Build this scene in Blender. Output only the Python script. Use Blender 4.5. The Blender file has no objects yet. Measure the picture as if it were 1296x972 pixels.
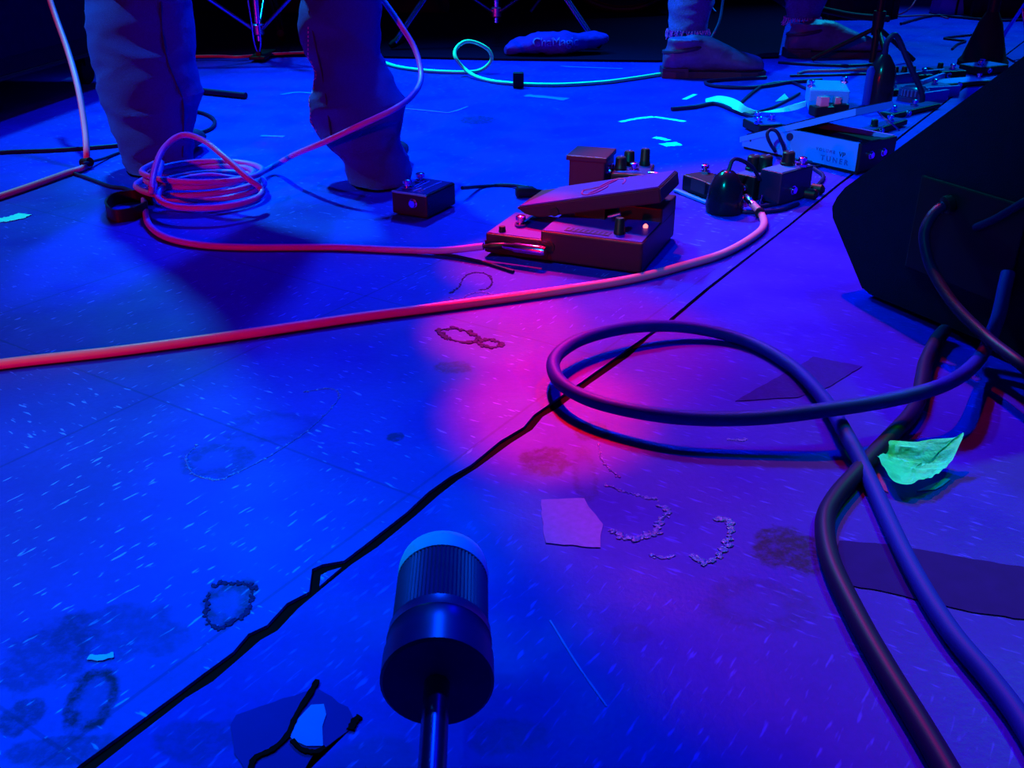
import bpy, bmesh, math, random
from mathutils import Vector, Matrix, noise
random.seed(7)
SC = bpy.context.scene
COL = SC.collection
PI = math.pi

# ------------------------------------------------------------------ camera
FPX, PITCH, CAMH = 1250.0, math.radians(26.5), 0.42
cd = bpy.data.cameras.new('camera'); cam = bpy.data.objects.new('camera', cd); COL.objects.link(cam)
cam.location = (0, 0, CAMH); cam.rotation_euler = (math.radians(90) - PITCH, 0, 0)
cd.sensor_width = 36; cd.lens = 36 * FPX / 1296; cd.clip_start = 0.01; cd.clip_end = 50
SC.camera = cam
# ------------------------------------------------------------------ world and exposure
SC.view_settings.view_transform = 'Standard'; SC.view_settings.look = 'None'
SC.view_settings.exposure = 0.0; SC.view_settings.gamma = 1.0; SC.view_settings.use_curve_mapping = False
w = bpy.data.worlds.new('dark_hall'); SC.world = w; w.use_nodes = True
w.node_tree.nodes['Background'].inputs[0].default_value = (0.0, 0.0, 1.0, 1)
w.node_tree.nodes['Background'].inputs[1].default_value = 0.05

# ------------------------------------------------------------------ stage lamps
def spot(name, loc, target, color, watts, deg, blend, size):
    d = bpy.data.lights.new(name, 'SPOT'); d.color = color; d.energy = watts
    d.spot_size = math.radians(deg); d.spot_blend = blend; d.shadow_soft_size = size
    o = bpy.data.objects.new(name, d); COL.objects.link(o); o.location = loc
    o.rotation_euler = (Vector(target) - Vector(loc)).to_track_quat('-Z', 'Y').to_euler()
    return o
BLUE = (0, 0.0, 1); CYAN = (0, 0.25, 1); GREEN = (0, 1, 0); RED = (1, 0, 0.0)
spot('stage_lamp', (-1.3, 3.6, 3.1), (-0.05, 2.0, 0), (0, 0.85, 1), 1200, 39, 0.9, 0.08)      # left, upstage: upper floor
spot('stage_lamp', (-1.15, 0.45, 2.6), (-0.37, 0.55, 0), (0, 0.85, 0.42), 1000, 17, 1.0, 0.03)      # left: pool at bottom left
spot('stage_lamp', (-0.12, 4.3, 3.1), (0.15, 1.4, 0), (0, 0.1, 1), 1150, 52, 1.0, 0.12)            # upstage centre
spot('stage_lamp', (2.3, 4.9, 3.1), (1.25, 3.1, 0), (0, 0.6, 1), 800, 40, 1.0, 0.05)           # upstage right
spot('stage_lamp', (1.5, 2.7, 3.2), (0.15, 0.85, 0), BLUE, 330, 52, 1.0, 0.10)             # upstage right: pure blue wash
spot('stage_lamp', (-1.3, -1.2, 2.2), (0.52, 1.75, 0), (0, 0.75, 1), 620, 18, 1.0, 0.06)         # house left front
spot('stage_lamp', (1.6, 1.9, 2.6), (0.42, 0.66, 0), GREEN, 420, 12, 1.0, 0.05)              # narrow green beam from the right, added to brighten the neon tape
spot('stage_lamp', (0.15, 3.3, 3.3), (0.585, 1.02, 0), RED, 980, 19.0, 0.14, 0.03)         # red circle
spot('beam_lamp', (-2.7, 2.3, 2.3), (-0.66, 1.7, 0.16), (0, 0.6, 1), 520, 9, 0.8, 0.03)          # left: narrow beam added to brighten the trouser leg
for tx, ty, deg, bl, pw in ((0.035, 0.79, 2.7, 0.45, 7500), (-0.005, 0.98, 2.6, 0.4, 6500), (-0.002, 1.18, 2.5, 0.4, 4500), (0.075, 0.95, 4.8, 0.75, 2600)):
    spot('beam_lamp', (0.0, 3.3, 3.2), (tx, ty, 0), RED, pw, deg, bl, 0.025)                # four pencil beams along the left rim of the red circle
spot('cable_red_fill', (-1.15, -0.5, 0.42), (-0.55, 1.3, 0.05), RED, 125, 54, 1.0, 0.05)         # low red fill from out of view, added to redden the cables

# ------------------------------------------------------------------ pixel helpers (1296 x 972 frame)
CAM = Vector((0, 0, CAMH)); FWD = Vector((0, math.cos(PITCH), -math.sin(PITCH))); UP = Vector((0, math.sin(PITCH), math.cos(PITCH)))
def ray(px, py): return FWD + Vector((1, 0, 0)) * ((px - 648) / FPX) + UP * ((486 - py) / FPX)
def P(px, py, z=0.0):
    d = ray(px, py); return CAM + d * ((z - CAMH) / d.z)
def D(px, py, depth): return CAM + ray(px, py) * depth
def PP(px, py, p0, n):
    d = ray(px, py); return CAM + d * ((p0 - CAM).dot(n) / d.dot(n))

# ------------------------------------------------------------------ materials
MATS = {}
def M(name, base, rough=0.5, metal=0.0, spec=0.18, var=0.25, vscale=60.0, bump=0.0, bscale=300.0, emit=None):
    if name in MATS: return MATS[name]
    if not name.startswith('neon'): base = (base[0], base[1] * 0.3, base[2])
    m = bpy.data.materials.new(name); m.use_nodes = True; nt = m.node_tree; b = nt.nodes['Principled BSDF']
    b.inputs['Roughness'].default_value = rough; b.inputs['Metallic'].default_value = metal
    b.inputs['Specular IOR Level'].default_value = spec
    tc = nt.nodes.new('ShaderNodeTexCoord')
    n = nt.nodes.new('ShaderNodeTexNoise'); n.inputs['Scale'].default_value = vscale; n.inputs['Detail'].default_value = 4
    nt.links.new(tc.outputs['Object'], n.inputs['Vector'])
    mx = nt.nodes.new('ShaderNodeMix'); mx.data_type = 'RGBA'
    mx.inputs['A'].default_value = tuple(c * (1 - var) for c in base) + (1,)
    mx.inputs['B'].default_value = tuple(min(1, c * (1 + var)) for c in base) + (1,)
    nt.links.new(n.outputs['Fac'], mx.inputs['Factor']); nt.links.new(mx.outputs['Result'], b.inputs['Base Color'])
    if bump:
        n2 = nt.nodes.new('ShaderNodeTexNoise'); n2.inputs['Scale'].default_value = bscale
        nt.links.new(tc.outputs['Object'], n2.inputs['Vector'])
        bp = nt.nodes.new('ShaderNodeBump'); bp.inputs['Strength'].default_value = bump; bp.inputs['Distance'].default_value = 0.002
        nt.links.new(n2.outputs['Fac'], bp.inputs['Height']); nt.links.new(bp.outputs['Normal'], b.inputs['Normal'])
    if emit:
        b.inputs['Emission Color'].default_value = emit[0] + (1,); b.inputs['Emission Strength'].default_value = emit[1]
    MATS[name] = m; return m

black = M('black_plastic', (0.006, 0.006, 0.012), 0.45)
blackmat = M('black_tolex', (0.004, 0.003, 0.022), 0.6, bump=0.4, bscale=900, spec=0.06)  # blue haze over the dark cabinets put into the black
void = M('black_curtain', (0.002, 0.002, 0.03), 0.95, spec=0.0)  # blue in this black stands in for hazy glare upstage
rug_m = M('black_rug', (0.004, 0.003, 0.022), 1.0, spec=0.02, bump=0.6, bscale=500)  # black rug with the blue of the haze mixed into its colour
rubber = M('black_rubber', (0.008, 0.008, 0.02), 0.7, spec=.08)
chrome = M('chrome', (0.75, 0.8, 0.85), 0.18, 1.0, var=0.05)
steel = M('dull_steel', (0.35, 0.4, 0.5), 0.35, 1.0, var=0.1)
orange = M('orange_cable_jacket', (0.50, 0.30, 0.32), 0.45, var=0.08)
pinkor = M('salmon_cable_jacket', (0.25, 0.2, 0.62), 0.4, var=0.08)
green_c = M('neon_green_cable_jacket', (0.02, 0.95, 0.45), 0.4, var=0.05)
bluecab = M('dark_rubber_cable_jacket', (0.005, 0.03, 0.33), 0.55, spec=.06, var=0.1)
darkcab = M('black_cable_jacket', (0.006, 0.01, 0.06), 0.45, spec=.08, var=0.1)
greycab = M('grey_cable_jacket', (0.2, 0.25, 0.25), 0.5)
redpaint = M('dark_red_paint', (0.019, 0.004, 0.02), 0.42, var=0.06)
redtop = M('red_pedal_top', (0.045, 0.006, 0.26), 0.4, var=0.06)
maroon = M('maroon_paint', (0.05, 0.004, 0.02), 0.4, var=0.06)
whitepaint = M('pale_silver_paint', (0.04, 0.42, 0.7), 0.45, var=0.05)
blueprint = M('blue_grey_plate', (0.04, 0.14, 0.40), 0.35, var=0.1)
denim = M('blue_denim', (0.012, 0.14, 0.38), 0.9, spec=0.1, var=0.3, vscale=400, bump=0.5, bscale=900)
denim2 = M('pale_denim', (0.03, 0.20, 0.45), 0.9, spec=0.1, var=0.6, vscale=250, bump=0.6, bscale=700)
leather = M('worn_leather', (0.04, 0.10, 0.24), 0.5, var=0.5, vscale=35, bump=0.5, bscale=120)
skin_m = M('skin', (0.3, 0.2, 0.2), 0.6)
shoe_m = M('dark_shoe', (0.02, 0.03, 0.08), 0.5)
stitch_m = M('pale_thread', (0.2, 0.4, 0.7), 0.7)
cyan_tape = M('neon_cyan_tape', (0.05, 0.75, 0.7), 0.6, var=0.15)
pale_tape = M('pale_blue_tape', (0.05, 0.30, 0.6), 0.6, var=0.2)
green_tape = M('neon_green_tape', (0.02, 0.90, 0.62), 0.6, var=0.3, vscale=90, bump=0.6, bscale=160)
towel_m = M('blue_towel', (0.03, 0.05, 0.5), 0.9, spec=0.05, bump=0.7, bscale=250)
letter_m = M('pale_print', (0.05, 0.32, 0.8), 0.7)
ink = M('dark_ink', (0.01, 0.01, 0.08), 0.6)
ink2 = M('faded_ink', (0.06, 0.10, 0.35), 0.6)
led = M('red_indicator', (0.5, 0.05, 0.05), 0.3, emit=((1, 0.15, 0.15), 3.0))
redplastic = M('salmon_plastic', (0.8, 0.25, 0.3), 0.4)
residue = M('dried_glue', (0.03, 0.10, 0.45), 0.3, var=0.6, vscale=300, bump=0.8, bscale=400)
darkresidue = M('dark_glue', (0.006, 0.006, 0.10), 0.6, spec=.03, var=0.6, vscale=200, bump=0.6, bscale=300)
oldtape = M('old_dark_tape', (0.016, 0.006, 0.2), 0.7, spec=.03, var=0.3, vscale=120, bump=0.4, bscale=300)
bluetape = M('dark_blue_tape', (0.008, 0.006, 0.22), 0.6, spec=.03, var=0.1)
brightscrap = M('blue_paper_scrap', (0.04, 0.10, 0.62), 0.5, var=0.15)
magpatch = M('bare_lacquer', (0.075, 0.03, 0.42), 0.5, var=0.4, vscale=180)

# ------------------------------------------------------------------ object helpers
XF = {}
def link(name, bm, mat, smooth=False):
    me = bpy.data.meshes.new(name)
    bmesh.ops.recalc_face_normals(bm, faces=bm.faces)
    bm.to_mesh(me); bm.free()
    if smooth:
        for p in me.polygons: p.use_smooth = True
        try: me.set_sharp_from_angle(angle=math.radians(38))
        except Exception: pass
    for mm in (mat if isinstance(mat, (list, tuple)) else [mat]): me.materials.append(mm)
    o = bpy.data.objects.new(name, me); COL.objects.link(o); return o
def thing(name, label, cat, loc, rotz=0, group=None):
    o = bpy.data.objects.new(name, None); COL.objects.link(o); o.empty_display_size = 0.05
    o.location = loc; o.rotation_euler = (0, 0, rotz); o['label'] = label; o['category'] = cat
    if group: o['group'] = group
    XF[o] = Matrix.Translation(Vector(loc)) @ Matrix.Rotation(rotz, 4, 'Z'); return o
def tag(o, label, cat, group=None):
    o['label'] = label; o['category'] = cat
    if group: o['group'] = group
    return o
def part(name, bm, mat, parent, smooth=False):            # bm in the parent's own space
    o = link(name, bm, mat, smooth); o.parent = parent
    XF[o] = XF[parent]; return o
def wpart(name, bm, mat, parent, smooth=False):           # bm in world space
    bm.transform(XF[parent].inverted()); return part(name, bm, mat, parent, smooth)
def wthing(name, bm, mat, label, cat, group=None, smooth=False):   # a one-mesh thing in world space, origin at its base
    lo = Vector([min(v.co[i] for v in bm.verts) for i in range(3)]); hi = Vector([max(v.co[i] for v in bm.verts) for i in range(3)])
    c = Vector(((lo.x + hi.x) / 2, (lo.y + hi.y) / 2, lo.z)); bm.transform(Matrix.Translation(-c))
    o = link(name, bm, mat, smooth); o.location = c; XF[o] = Matrix.Translation(c); return tag(o, label, cat, group)
def struct(name, bm, mat):
    o = link(name, bm, mat); o['kind'] = 'structure'; return o

def bx(bm, x0, x1, y0, y1, z0, z1, bev=0.0, seg=2):
    r = bmesh.ops.create_cube(bm, size=1.0); vs = r['verts']
    for v in vs: v.co = Vector((x0 + (v.co.x + .5) * (x1 - x0), y0 + (v.co.y + .5) * (y1 - y0), z0 + (v.co.z + .5) * (z1 - z0)))
    if bev:
        es = list({e for v in vs for e in v.link_edges})
        bmesh.ops.bevel(bm, geom=es, offset=bev, segments=seg, profile=0.6, affect='EDGES')
    return bm
def BM(): return bmesh.new()
def ring_frames(pts):
    T = []
    for i in range(len(pts)):
        a = pts[max(i - 1, 0)]; b = pts[min(i + 1, len(pts) - 1)]; t = (b - a)
        T.append(t.normalized() if t.length > 1e-9 else Vector((0, 0, 1)))
    n = T[0].orthogonal().normalized(); N = [n]
    for i in range(1, len(pts)):
        n = N[-1] - T[i] * N[-1].dot(T[i])
        n = n.normalized() if n.length > 1e-6 else T[i].orthogonal().normalized(); N.append(n)
    return T, N
def sweep(bm, pts, radii, seg=10, cap=True):
    pts = [Vector(p) for p in pts]
    if not isinstance(radii, (list, tuple)): radii = [radii] * len(pts)
    T, N = ring_frames(pts); rings = []
    for p, t, n, r in zip(pts, T, N, radii):
        b = t.cross(n); rings.append([bm.verts.new(p + (n * math.cos(2 * PI * k / seg) + b * math.sin(2 * PI * k / seg)) * r) for k in range(seg)])
    for a, b in zip(rings, rings[1:]):
        for k in range(seg): bm.faces.new((a[k], a[(k + 1) % seg], b[(k + 1) % seg], b[k]))
    if cap: bm.faces.new(rings[0][::-1]); bm.faces.new(rings[-1])
    return bm
def crom(pts, n=10):
    pts = [Vector(p) for p in pts]; q = [pts[0] * 2 - pts[1]] + pts + [pts[-1] * 2 - pts[-2]]; out = []
    for i in range(1, len(q) - 2):
        p0, p1, p2, p3 = q[i - 1:i + 3]
        for k in range(n):
            t = k / n
            out.append(0.5 * (2 * p1 + (p2 - p0) * t + (2 * p0 - 5 * p1 + 4 * p2 - p3) * t * t + (3 * p1 - p0 - 3 * p2 + p3) * t ** 3))
    out.append(pts[-1]); return out
def tube(bm, pts, r, n=10, seg=10): return sweep(bm, crom(pts, n), r, seg)
def rod(bm, a, b, r, seg=14): return sweep(bm, [Vector(a), Vector(b)], r, seg)
def lathe(bm, a, b, prof, seg=24):      # prof: (t along a->b, radius)
    a, b = Vector(a), Vector(b); return sweep(bm, [a.lerp(b, t) for t, r in prof], [r for t, r in prof], seg)
def loft(bm, rings, seg=24, cap=True):  # rings: (centre, rx vector, ry vector)
    R = []
    for c, ux, uy in rings: R.append([bm.verts.new(Vector(c) + Vector(ux) * math.cos(2 * PI * k / seg) + Vector(uy) * math.sin(2 * PI * k / seg)) for k in range(seg)])
    for a, b in zip(R, R[1:]):
        for k in range(seg): bm.faces.new((a[k], a[(k + 1) % seg], b[(k + 1) % seg], b[k]))
    if cap: bm.faces.new(R[0][::-1]); bm.faces.new(R[-1])
    return bm
def prism(bm, pts, z0, z1):             # pts 2-D outline, world xy
    lo = [bm.verts.new((p[0], p[1], z0)) for p in pts]; hi = [bm.verts.new((p[0], p[1], z1)) for p in pts]
    bm.faces.new(lo[::-1]); bm.faces.new(hi)
    for i in range(len(pts)): j = (i + 1) % len(pts); bm.faces.new((lo[i], lo[j], hi[j], hi[i]))
    return bm
def extr(bm, pts, vec):                 # planar polygon pts (3-D) swept by vec
    vec = Vector(vec); a = [bm.verts.new(Vector(p)) for p in pts]; b = [bm.verts.new(Vector(p) + vec) for p in pts]
    bm.faces.new(a[::-1]); bm.faces.new(b)
    for i in range(len(pts)): j = (i + 1) % len(pts); bm.faces.new((a[i], a[j], b[j], b[i]))
    return bm
def blob(bm, voxel, smooth=6):          # fuse overlapping volumes into one continuous skin
    me = bpy.data.meshes.new('tmp'); bmesh.ops.recalc_face_normals(bm, faces=bm.faces); bm.to_mesh(me); bm.free()
    o = bpy.data.objects.new('tmp', me); COL.objects.link(o)
    md = o.modifiers.new('r', 'REMESH'); md.mode = 'VOXEL'; md.voxel_size = voxel
    if smooth: s = o.modifiers.new('s', 'SMOOTH'); s.iterations = smooth; s.factor = 0.5
    dg = bpy.context.evaluated_depsgraph_get(); ev = o.evaluated_get(dg); m2 = bpy.data.meshes.new_from_object(ev)
    bpy.data.objects.remove(o); bpy.data.meshes.remove(me)
    nb = bmesh.new(); nb.from_mesh(m2); bpy.data.meshes.remove(m2); return nb
def text_bm(s, size, depth=0.0004):
    cu = bpy.data.curves.new('txt', 'FONT'); cu.body = s; cu.size = size; cu.extrude = depth; cu.align_x = 'CENTER'; cu.align_y = 'CENTER'
    o = bpy.data.objects.new('txt', cu); COL.objects.link(o)
    dg = bpy.context.evaluated_depsgraph_get(); me = bpy.data.meshes.new_from_object(o.evaluated_get(dg))
    b = bmesh.new(); b.from_mesh(me); bpy.data.objects.remove(o); bpy.data.meshes.remove(me); return b
def basis(o, x, y, z):
    m = Matrix((x, y, z)).transposed().to_4x4(); m.translation = o; return m

# ------------------------------------------------------------------ floor
SEAM_A = math.radians(57.0)
def floor_mat(name, base, fleck, amt, tile, stains, fibre, mottle):
    m = bpy.data.materials.new(name); m.use_nodes = True; nt = m.node_tree; b = nt.nodes['Principled BSDF']; L = nt.links.new
    def N(t, **k):
        n = nt.nodes.new(t)
        for a, v in k.items(): setattr(n, a, v)
        return n
    def math_(op, a, bb=None, c=None):
        n = N('ShaderNodeMath', operation=op)
        for i, v in enumerate((a, bb, c)):
            if v is None: continue
            if isinstance(v, (int, float)): n.inputs[i].default_value = v
            else: L(v, n.inputs[i])
        return n.outputs[0]
    def noise_(vec, scale, det=3, rough=0.5):
        n = N('ShaderNodeTexNoise'); n.inputs['Scale'].default_value = scale; n.inputs['Detail'].default_value = det; n.inputs['Roughness'].default_value = rough
        L(vec, n.inputs['Vector']); return n.outputs['Fac']
    def ramp(v, a, bb, lo=0.0, hi=1.0):
        n = N('ShaderNodeMapRange', interpolation_type='SMOOTHSTEP'); L(v, n.inputs['Value'])
        for k, x in zip(('From Min', 'From Max', 'To Min', 'To Max'), (a, bb, lo, hi)): n.inputs[k].default_value = x
        return n.outputs['Result']
    def mix(f, a, bb):
        n = N('ShaderNodeMix', data_type='RGBA')
        if isinstance(f, (int, float)): n.inputs['Factor'].default_value = f
        else: L(f, n.inputs['Factor'])
        for k, v in (('A', a), ('B', bb)):
            if isinstance(v, tuple): n.inputs[k].default_value = v + (1,)
            else: L(v, n.inputs[k])
        return n.outputs['Result']
    tc = N('ShaderNodeTexCoord'); mp = N('ShaderNodeMapping', vector_type='TEXTURE')
    mp.inputs['Location'].default_value = (-0.336, 0.816, 0); mp.inputs['Rotation'].default_value = (0, 0, SEAM_A)
    pos = tc.outputs['Object']; L(pos, mp.inputs['Vector']); sp = N('ShaderNodeSeparateXYZ'); L(mp.outputs[0], sp.inputs[0])
    u, v = sp.outputs[0], sp.outputs[1]
    tu, tv = math_('FLOOR', math_('DIVIDE', u, tile)), math_('FLOOR', math_('DIVIDE', v, tile))
    par = math_('MODULO', math_('ABSOLUTE', math_('ADD', tu, tv)), 2.0)
    def comb(x, y, z=None):
        c = N('ShaderNodeCombineXYZ'); L(x, c.inputs[0]); L(y, c.inputs[1])
        if z is not None: L(z, c.inputs[2])
        return c.outputs[0]
    ca = comb(math_('MULTIPLY', u, 55), math_('MULTIPLY', v, 260), par)
    cb = comb(math_('MULTIPLY', u, 260), math_('MULTIPLY', v, 55), par)
    pm = N('ShaderNodeMix', data_type='VECTOR'); L(par, pm.inputs['Factor']); L(ca, pm.inputs[4]); L(cb, pm.inputs[5])
    fl = ramp(noise_(pm.outputs[1], 1.0, 1.5), *fibre)
    big = ramp(noise_(pos, 4.0, 6, 0.6), 0.35, 0.7)
    col = mix(math_('MULTIPLY', big, mottle), base, tuple(c * 0.45 for c in base))
    fine = ramp(noise_(pos, 160.0, 5, 0.7), 0.3, 0.75)
    col = mix(math_('MULTIPLY', fine, 0.35), col, tuple(c * 0.6 for c in base))
    col = mix(math_('MULTIPLY', fl, amt), col, fleck)
    if tile < 1:
        for c in (u, v):
            fr = math_('FRACT', math_('ADD', math_('DIVIDE', c, tile), 0.5)); d = math_('ABSOLUTE', math_('SUBTRACT', fr, 0.5))
            col = mix(math_('MULTIPLY', ramp(d, 0.0025, 0.006, 1.0, 0.0), 0.45), col, tuple(x * 0.35 for x in base))
    nz = noise_(pos, 45.0, 5, 0.65); nz2 = noise_(pos, 130.0, 4, 0.7)
    for (px, py, rx, ry, ring, st) in stains:
        c = P(px, py); ax = abs(P(px + rx, py).x - c.x); ay = abs(P(px, py + ry).y - P(px, py - ry).y) / 2
        s = N('ShaderNodeVectorMath', operation='SUBTRACT'); L(pos, s.inputs[0]); s.inputs[1].default_value = (c.x, c.y, 0)
        s2 = N('ShaderNodeVectorMath', operation='MULTIPLY'); L(s.outputs[0], s2.inputs[0]); s2.inputs[1].default_value = (1 / ax, 1 / ay, 0)
        ln = N('ShaderNodeVectorMath', operation='LENGTH'); L(s2.outputs[0], ln.inputs[0])
        d = math_('ADD', ln.outputs['Value'], math_('MULTIPLY', math_('SUBTRACT', nz, 0.5), 1.3))
        f = ramp(d, 0.75, 1.05, 1.0, 0.0)
        st = min(1, st * 1.35)
        if ring: f = math_('MULTIPLY', f, ramp(d, 0.35, 0.7, 0.25, 1.0))
        f = math_('MULTIPLY', f, ramp(nz2, 0.3, 0.6, 0.35, 1.0))
        col = mix(math_('MULTIPLY', f, st), col, tuple(x * 0.12 for x in base))
    L(col, b.inputs['Base Color']); b.inputs['Specular IOR Level'].default_value = 0.06
    L(ramp(noise_(pos, 9.0, 5), 0.3, 0.7, 0.38, 0.6), b.inputs['Roughness'])
    bp = N('ShaderNodeBump'); bp.inputs['Strength'].default_value = 0.12; bp.inputs['Distance'].default_value = 0.002
    L(noise_(pos, 220.0, 4, 0.6), bp.inputs['Height']); L(bp.outputs[0], b.inputs['Normal'])
    return m
tile_m = floor_mat('speckled_floor_tile', (0.018, 0.010, 0.50), (0.06, 0.08, 0.95), 0.8, 0.305,
    [(118, 885, 34, 48, True, 0.8), (60, 830, 55, 60, False, 0.35), (150, 800, 90, 40, False, 0.3), (290, 762, 34, 36, True, 0.55), (30, 905, 28, 30, False, 0.5),
     (90, 950, 90, 22, False, 0.4), (575, 465, 26, 9, False, 0.5), (275, 582, 48, 26, True, 0.35), (500, 553, 12, 6, False, 0.6), (605, 152, 28, 6, False, 0.6),
     (345, 540, 70, 22, True, 0.25)], (0.65, 0.72), 0.5)
ply_m = floor_mat('worn_painted_board', (0.018, 0.0025, 0.44), (0.035, 0.02, 0.80), 0.8, 9.0,
    [(690, 583, 34, 20, False, 0.55), (748, 545, 24, 13, True, 0.5), (1000, 695, 50, 30, False, 0.7), (740, 600, 18, 40, True, 0.3), (960, 765, 75, 35, True, 0.25),
     (640, 930, 60, 25, False, 0.25), (250, 935, 60, 30, False, 0.3), (800, 800, 30, 14, False, 0.15)], (0.6, 0.75), 0.35)
sub_m = M('dark_subfloor', (0.004, 0.004, 0.006), 1.0, spec=0.0)

seam_px = [(60, 1016), (110, 972), (160, 932), (196, 905), (230, 880), (262, 858), (300, 828), (322, 806), (345, 795), (372, 768), (402, 742), (440, 712), (470, 690), (520, 650), (548, 626), (575, 606),
           (600, 590), (640, 560), (668, 542), (682, 526), (700, 515), (740, 485), (790, 450), (820, 426), (850, 405), (895, 366), (940, 331), (1000, 284), (1060, 235), (1110, 197), (1150, 165)]
seam = [P(*p) for p in seam_px]
d0 = (seam[1] - seam[0]).normalized(); seam.insert(0, seam[0] - d0 * 0.9)
dirs = (P(1060, 235) - P(430, 722)).normalized(); seam.append(seam[-1] + dirs * 4.0)
nrm = Vector((-dirs.y, dirs.x, 0))                           # towards the tiled side
left, right = [], []
for i, s in enumerate(seam):
    wd = 0.0046 if i < 24 else 0.0022
    left.append(s + nrm * wd * random.uniform(0.7, 1.45)); right.append(s - nrm * wd * random.uniform(0.75, 1.2))
# chipped notch on the tiled edge around (400-438, 712-745)
ins = [P(394, 750), P(399, 722), P(412, 716), P(436, 711)]
k = min(range(len(left)), key=lambda i: (left[i] - P(402, 742)).length)
leftn = left[:k] + [ins[0] + nrm * 0.002, ins[1] + nrm * 0.003, ins[2] + nrm * 0.003, ins[3] + nrm * 0.002] + [p for p in left[k + 1:]]
bm = BM(); prism(bm, [(p.x, p.y) for p in leftn] + [(2.6, 6.0), (-4.0, 6.0), (-4.0, -0.8), (seam[0].x - .02, -0.8)], -0.0024, 0.0)
prism(bm, [tuple(P(*q).xy) for q in ((404, 741), (406, 727), (415, 722), (432, 717))], -0.0024, -0.0006)
struct('floor', bm, tile_m)
bm = BM(); prism(bm, [(p.x, p.y) for p in right[::-1]] + [(seam[0].x + .02, -0.8), (4.5, -0.8), (4.5, 5.9)], -0.0024, 0.0); struct('floor', bm, ply_m)
bm = BM(); bx(bm, -4, 4.5, -0.8, 6.0, -0.06, -0.0025); struct('floor', bm, sub_m)
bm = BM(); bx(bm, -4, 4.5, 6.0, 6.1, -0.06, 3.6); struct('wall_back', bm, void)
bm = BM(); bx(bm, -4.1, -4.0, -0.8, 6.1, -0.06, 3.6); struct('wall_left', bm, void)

# ------------------------------------------------------------------ drum rug and things in the dark upstage
bm = BM(); prism(bm, [tuple(P(*q).xy) for q in ((-60, 78), (250, 74), (400, 72), (640, 77), (830, 79), (985, 74), (992, 40), (1000, 16))] + [(1.2, 5.6), (-2.6, 5.6)], 0.0005, 0.006)
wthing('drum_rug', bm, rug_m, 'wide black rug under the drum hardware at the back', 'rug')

def bass_drum(loc, r, dep, label):
    t = thing('bass_drum', label, 'drum', loc)
    for nm, mt, y0, y1, rr in (('shell', black, -dep / 2, dep / 2, r), ('drum_head', void, -dep / 2 - 0.004, -dep / 2 + 0.004, r * 0.98)):
        b = BM(); lathe(b, (0, y0, r + .02), (0, y1, r + .02), [(0, rr), (1, rr)], 40); part(nm, b, mt, t, True)
    for y in (-dep / 2, dep / 2):
        b = BM(); sweep(b, [Vector((math.cos(a) * (r + .008), y, r + .02 + math.sin(a) * (r + .008))) for a in [2 * PI * i / 48 for i in range(49)]], 0.011, 8); part('hoop', b, black, t, True)
    for s in (-1, 1):
        b = BM(); rod(b, (s * r * .75, -dep / 4, r * .6), (s * r * 1.25, -dep / 4 - .12, 0.004), 0.006); part('spur', b, steel, t, True)
bass_drum((0.42, 4.2, 0.006), 0.28, 0.4, 'black bass drum in the dark behind the chrome drum stands')
def road_case(loc, sx, sy, sz, label, rot=0):
    t = thing('road_case', label, 'case', loc, rot)
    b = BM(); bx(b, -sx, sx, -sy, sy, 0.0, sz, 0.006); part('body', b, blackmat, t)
    for x in (-1, 1):
        b = BM(); bx(b, x * sx - .012, x * sx + .012, -sy - .003, -sy + .02, 0.0, sz + .003); part('corner_rail', b, black, t)
    b = BM(); bx(b, -.04, .04, -sy - .012, -sy - .001, sz * .55, sz * .75, .004); part('latch', b, black, t)
road_case((-0.75, 4.3, 0.006), 0.5, 0.3, 0.5, 'black road case in the dark behind the hi-hat stand')
road_case((1.28, 3.95, 0.0), 0.12, 0.1, 0.12, 'small black case at the back right behind the boots', 0.1)
road_case((1.95, 4.05, 0.0), 0.22, 0.16, 0.16, 'wide black case at the far right behind the microphone stand', -0.05)

# ------------------------------------------------------------------ left speaker cabinet
a, b_ = P(0, 102, 0.08), P(130, 65, 0.08); dv = (b_ - a); dv.z = 0; dv.normalize(); a0 = a - dv * 0.55
ang = math.atan2(dv.y, dv.x)
t = thing('speaker_cabinet', 'big black speaker cabinet on casters at the left edge', 'speaker', (a0.x, a0.y, 0), ang)
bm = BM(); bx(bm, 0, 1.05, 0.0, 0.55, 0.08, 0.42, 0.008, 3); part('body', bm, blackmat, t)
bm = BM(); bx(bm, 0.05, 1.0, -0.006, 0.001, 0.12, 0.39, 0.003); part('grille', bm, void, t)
for x in (0.07, 0.98):
    for y in (0.07, 0.48):
        bm = BM(); lathe(bm, (x, y - .012, .03), (x, y + .012, .03), [(0, .028), (.1, .03), (.9, .03), (1, .028)], 20); bx(bm, x - .016, x + .016, y - .018, y + .018, .045, .0815)
        part('caster', bm, rubber, t, True)
bm = BM(); bx(bm, 0.0, 1.05, -0.004, 0.004, 0.0785, 0.0865, 0.002); part('edge_trim', bm, black, t)

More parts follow.
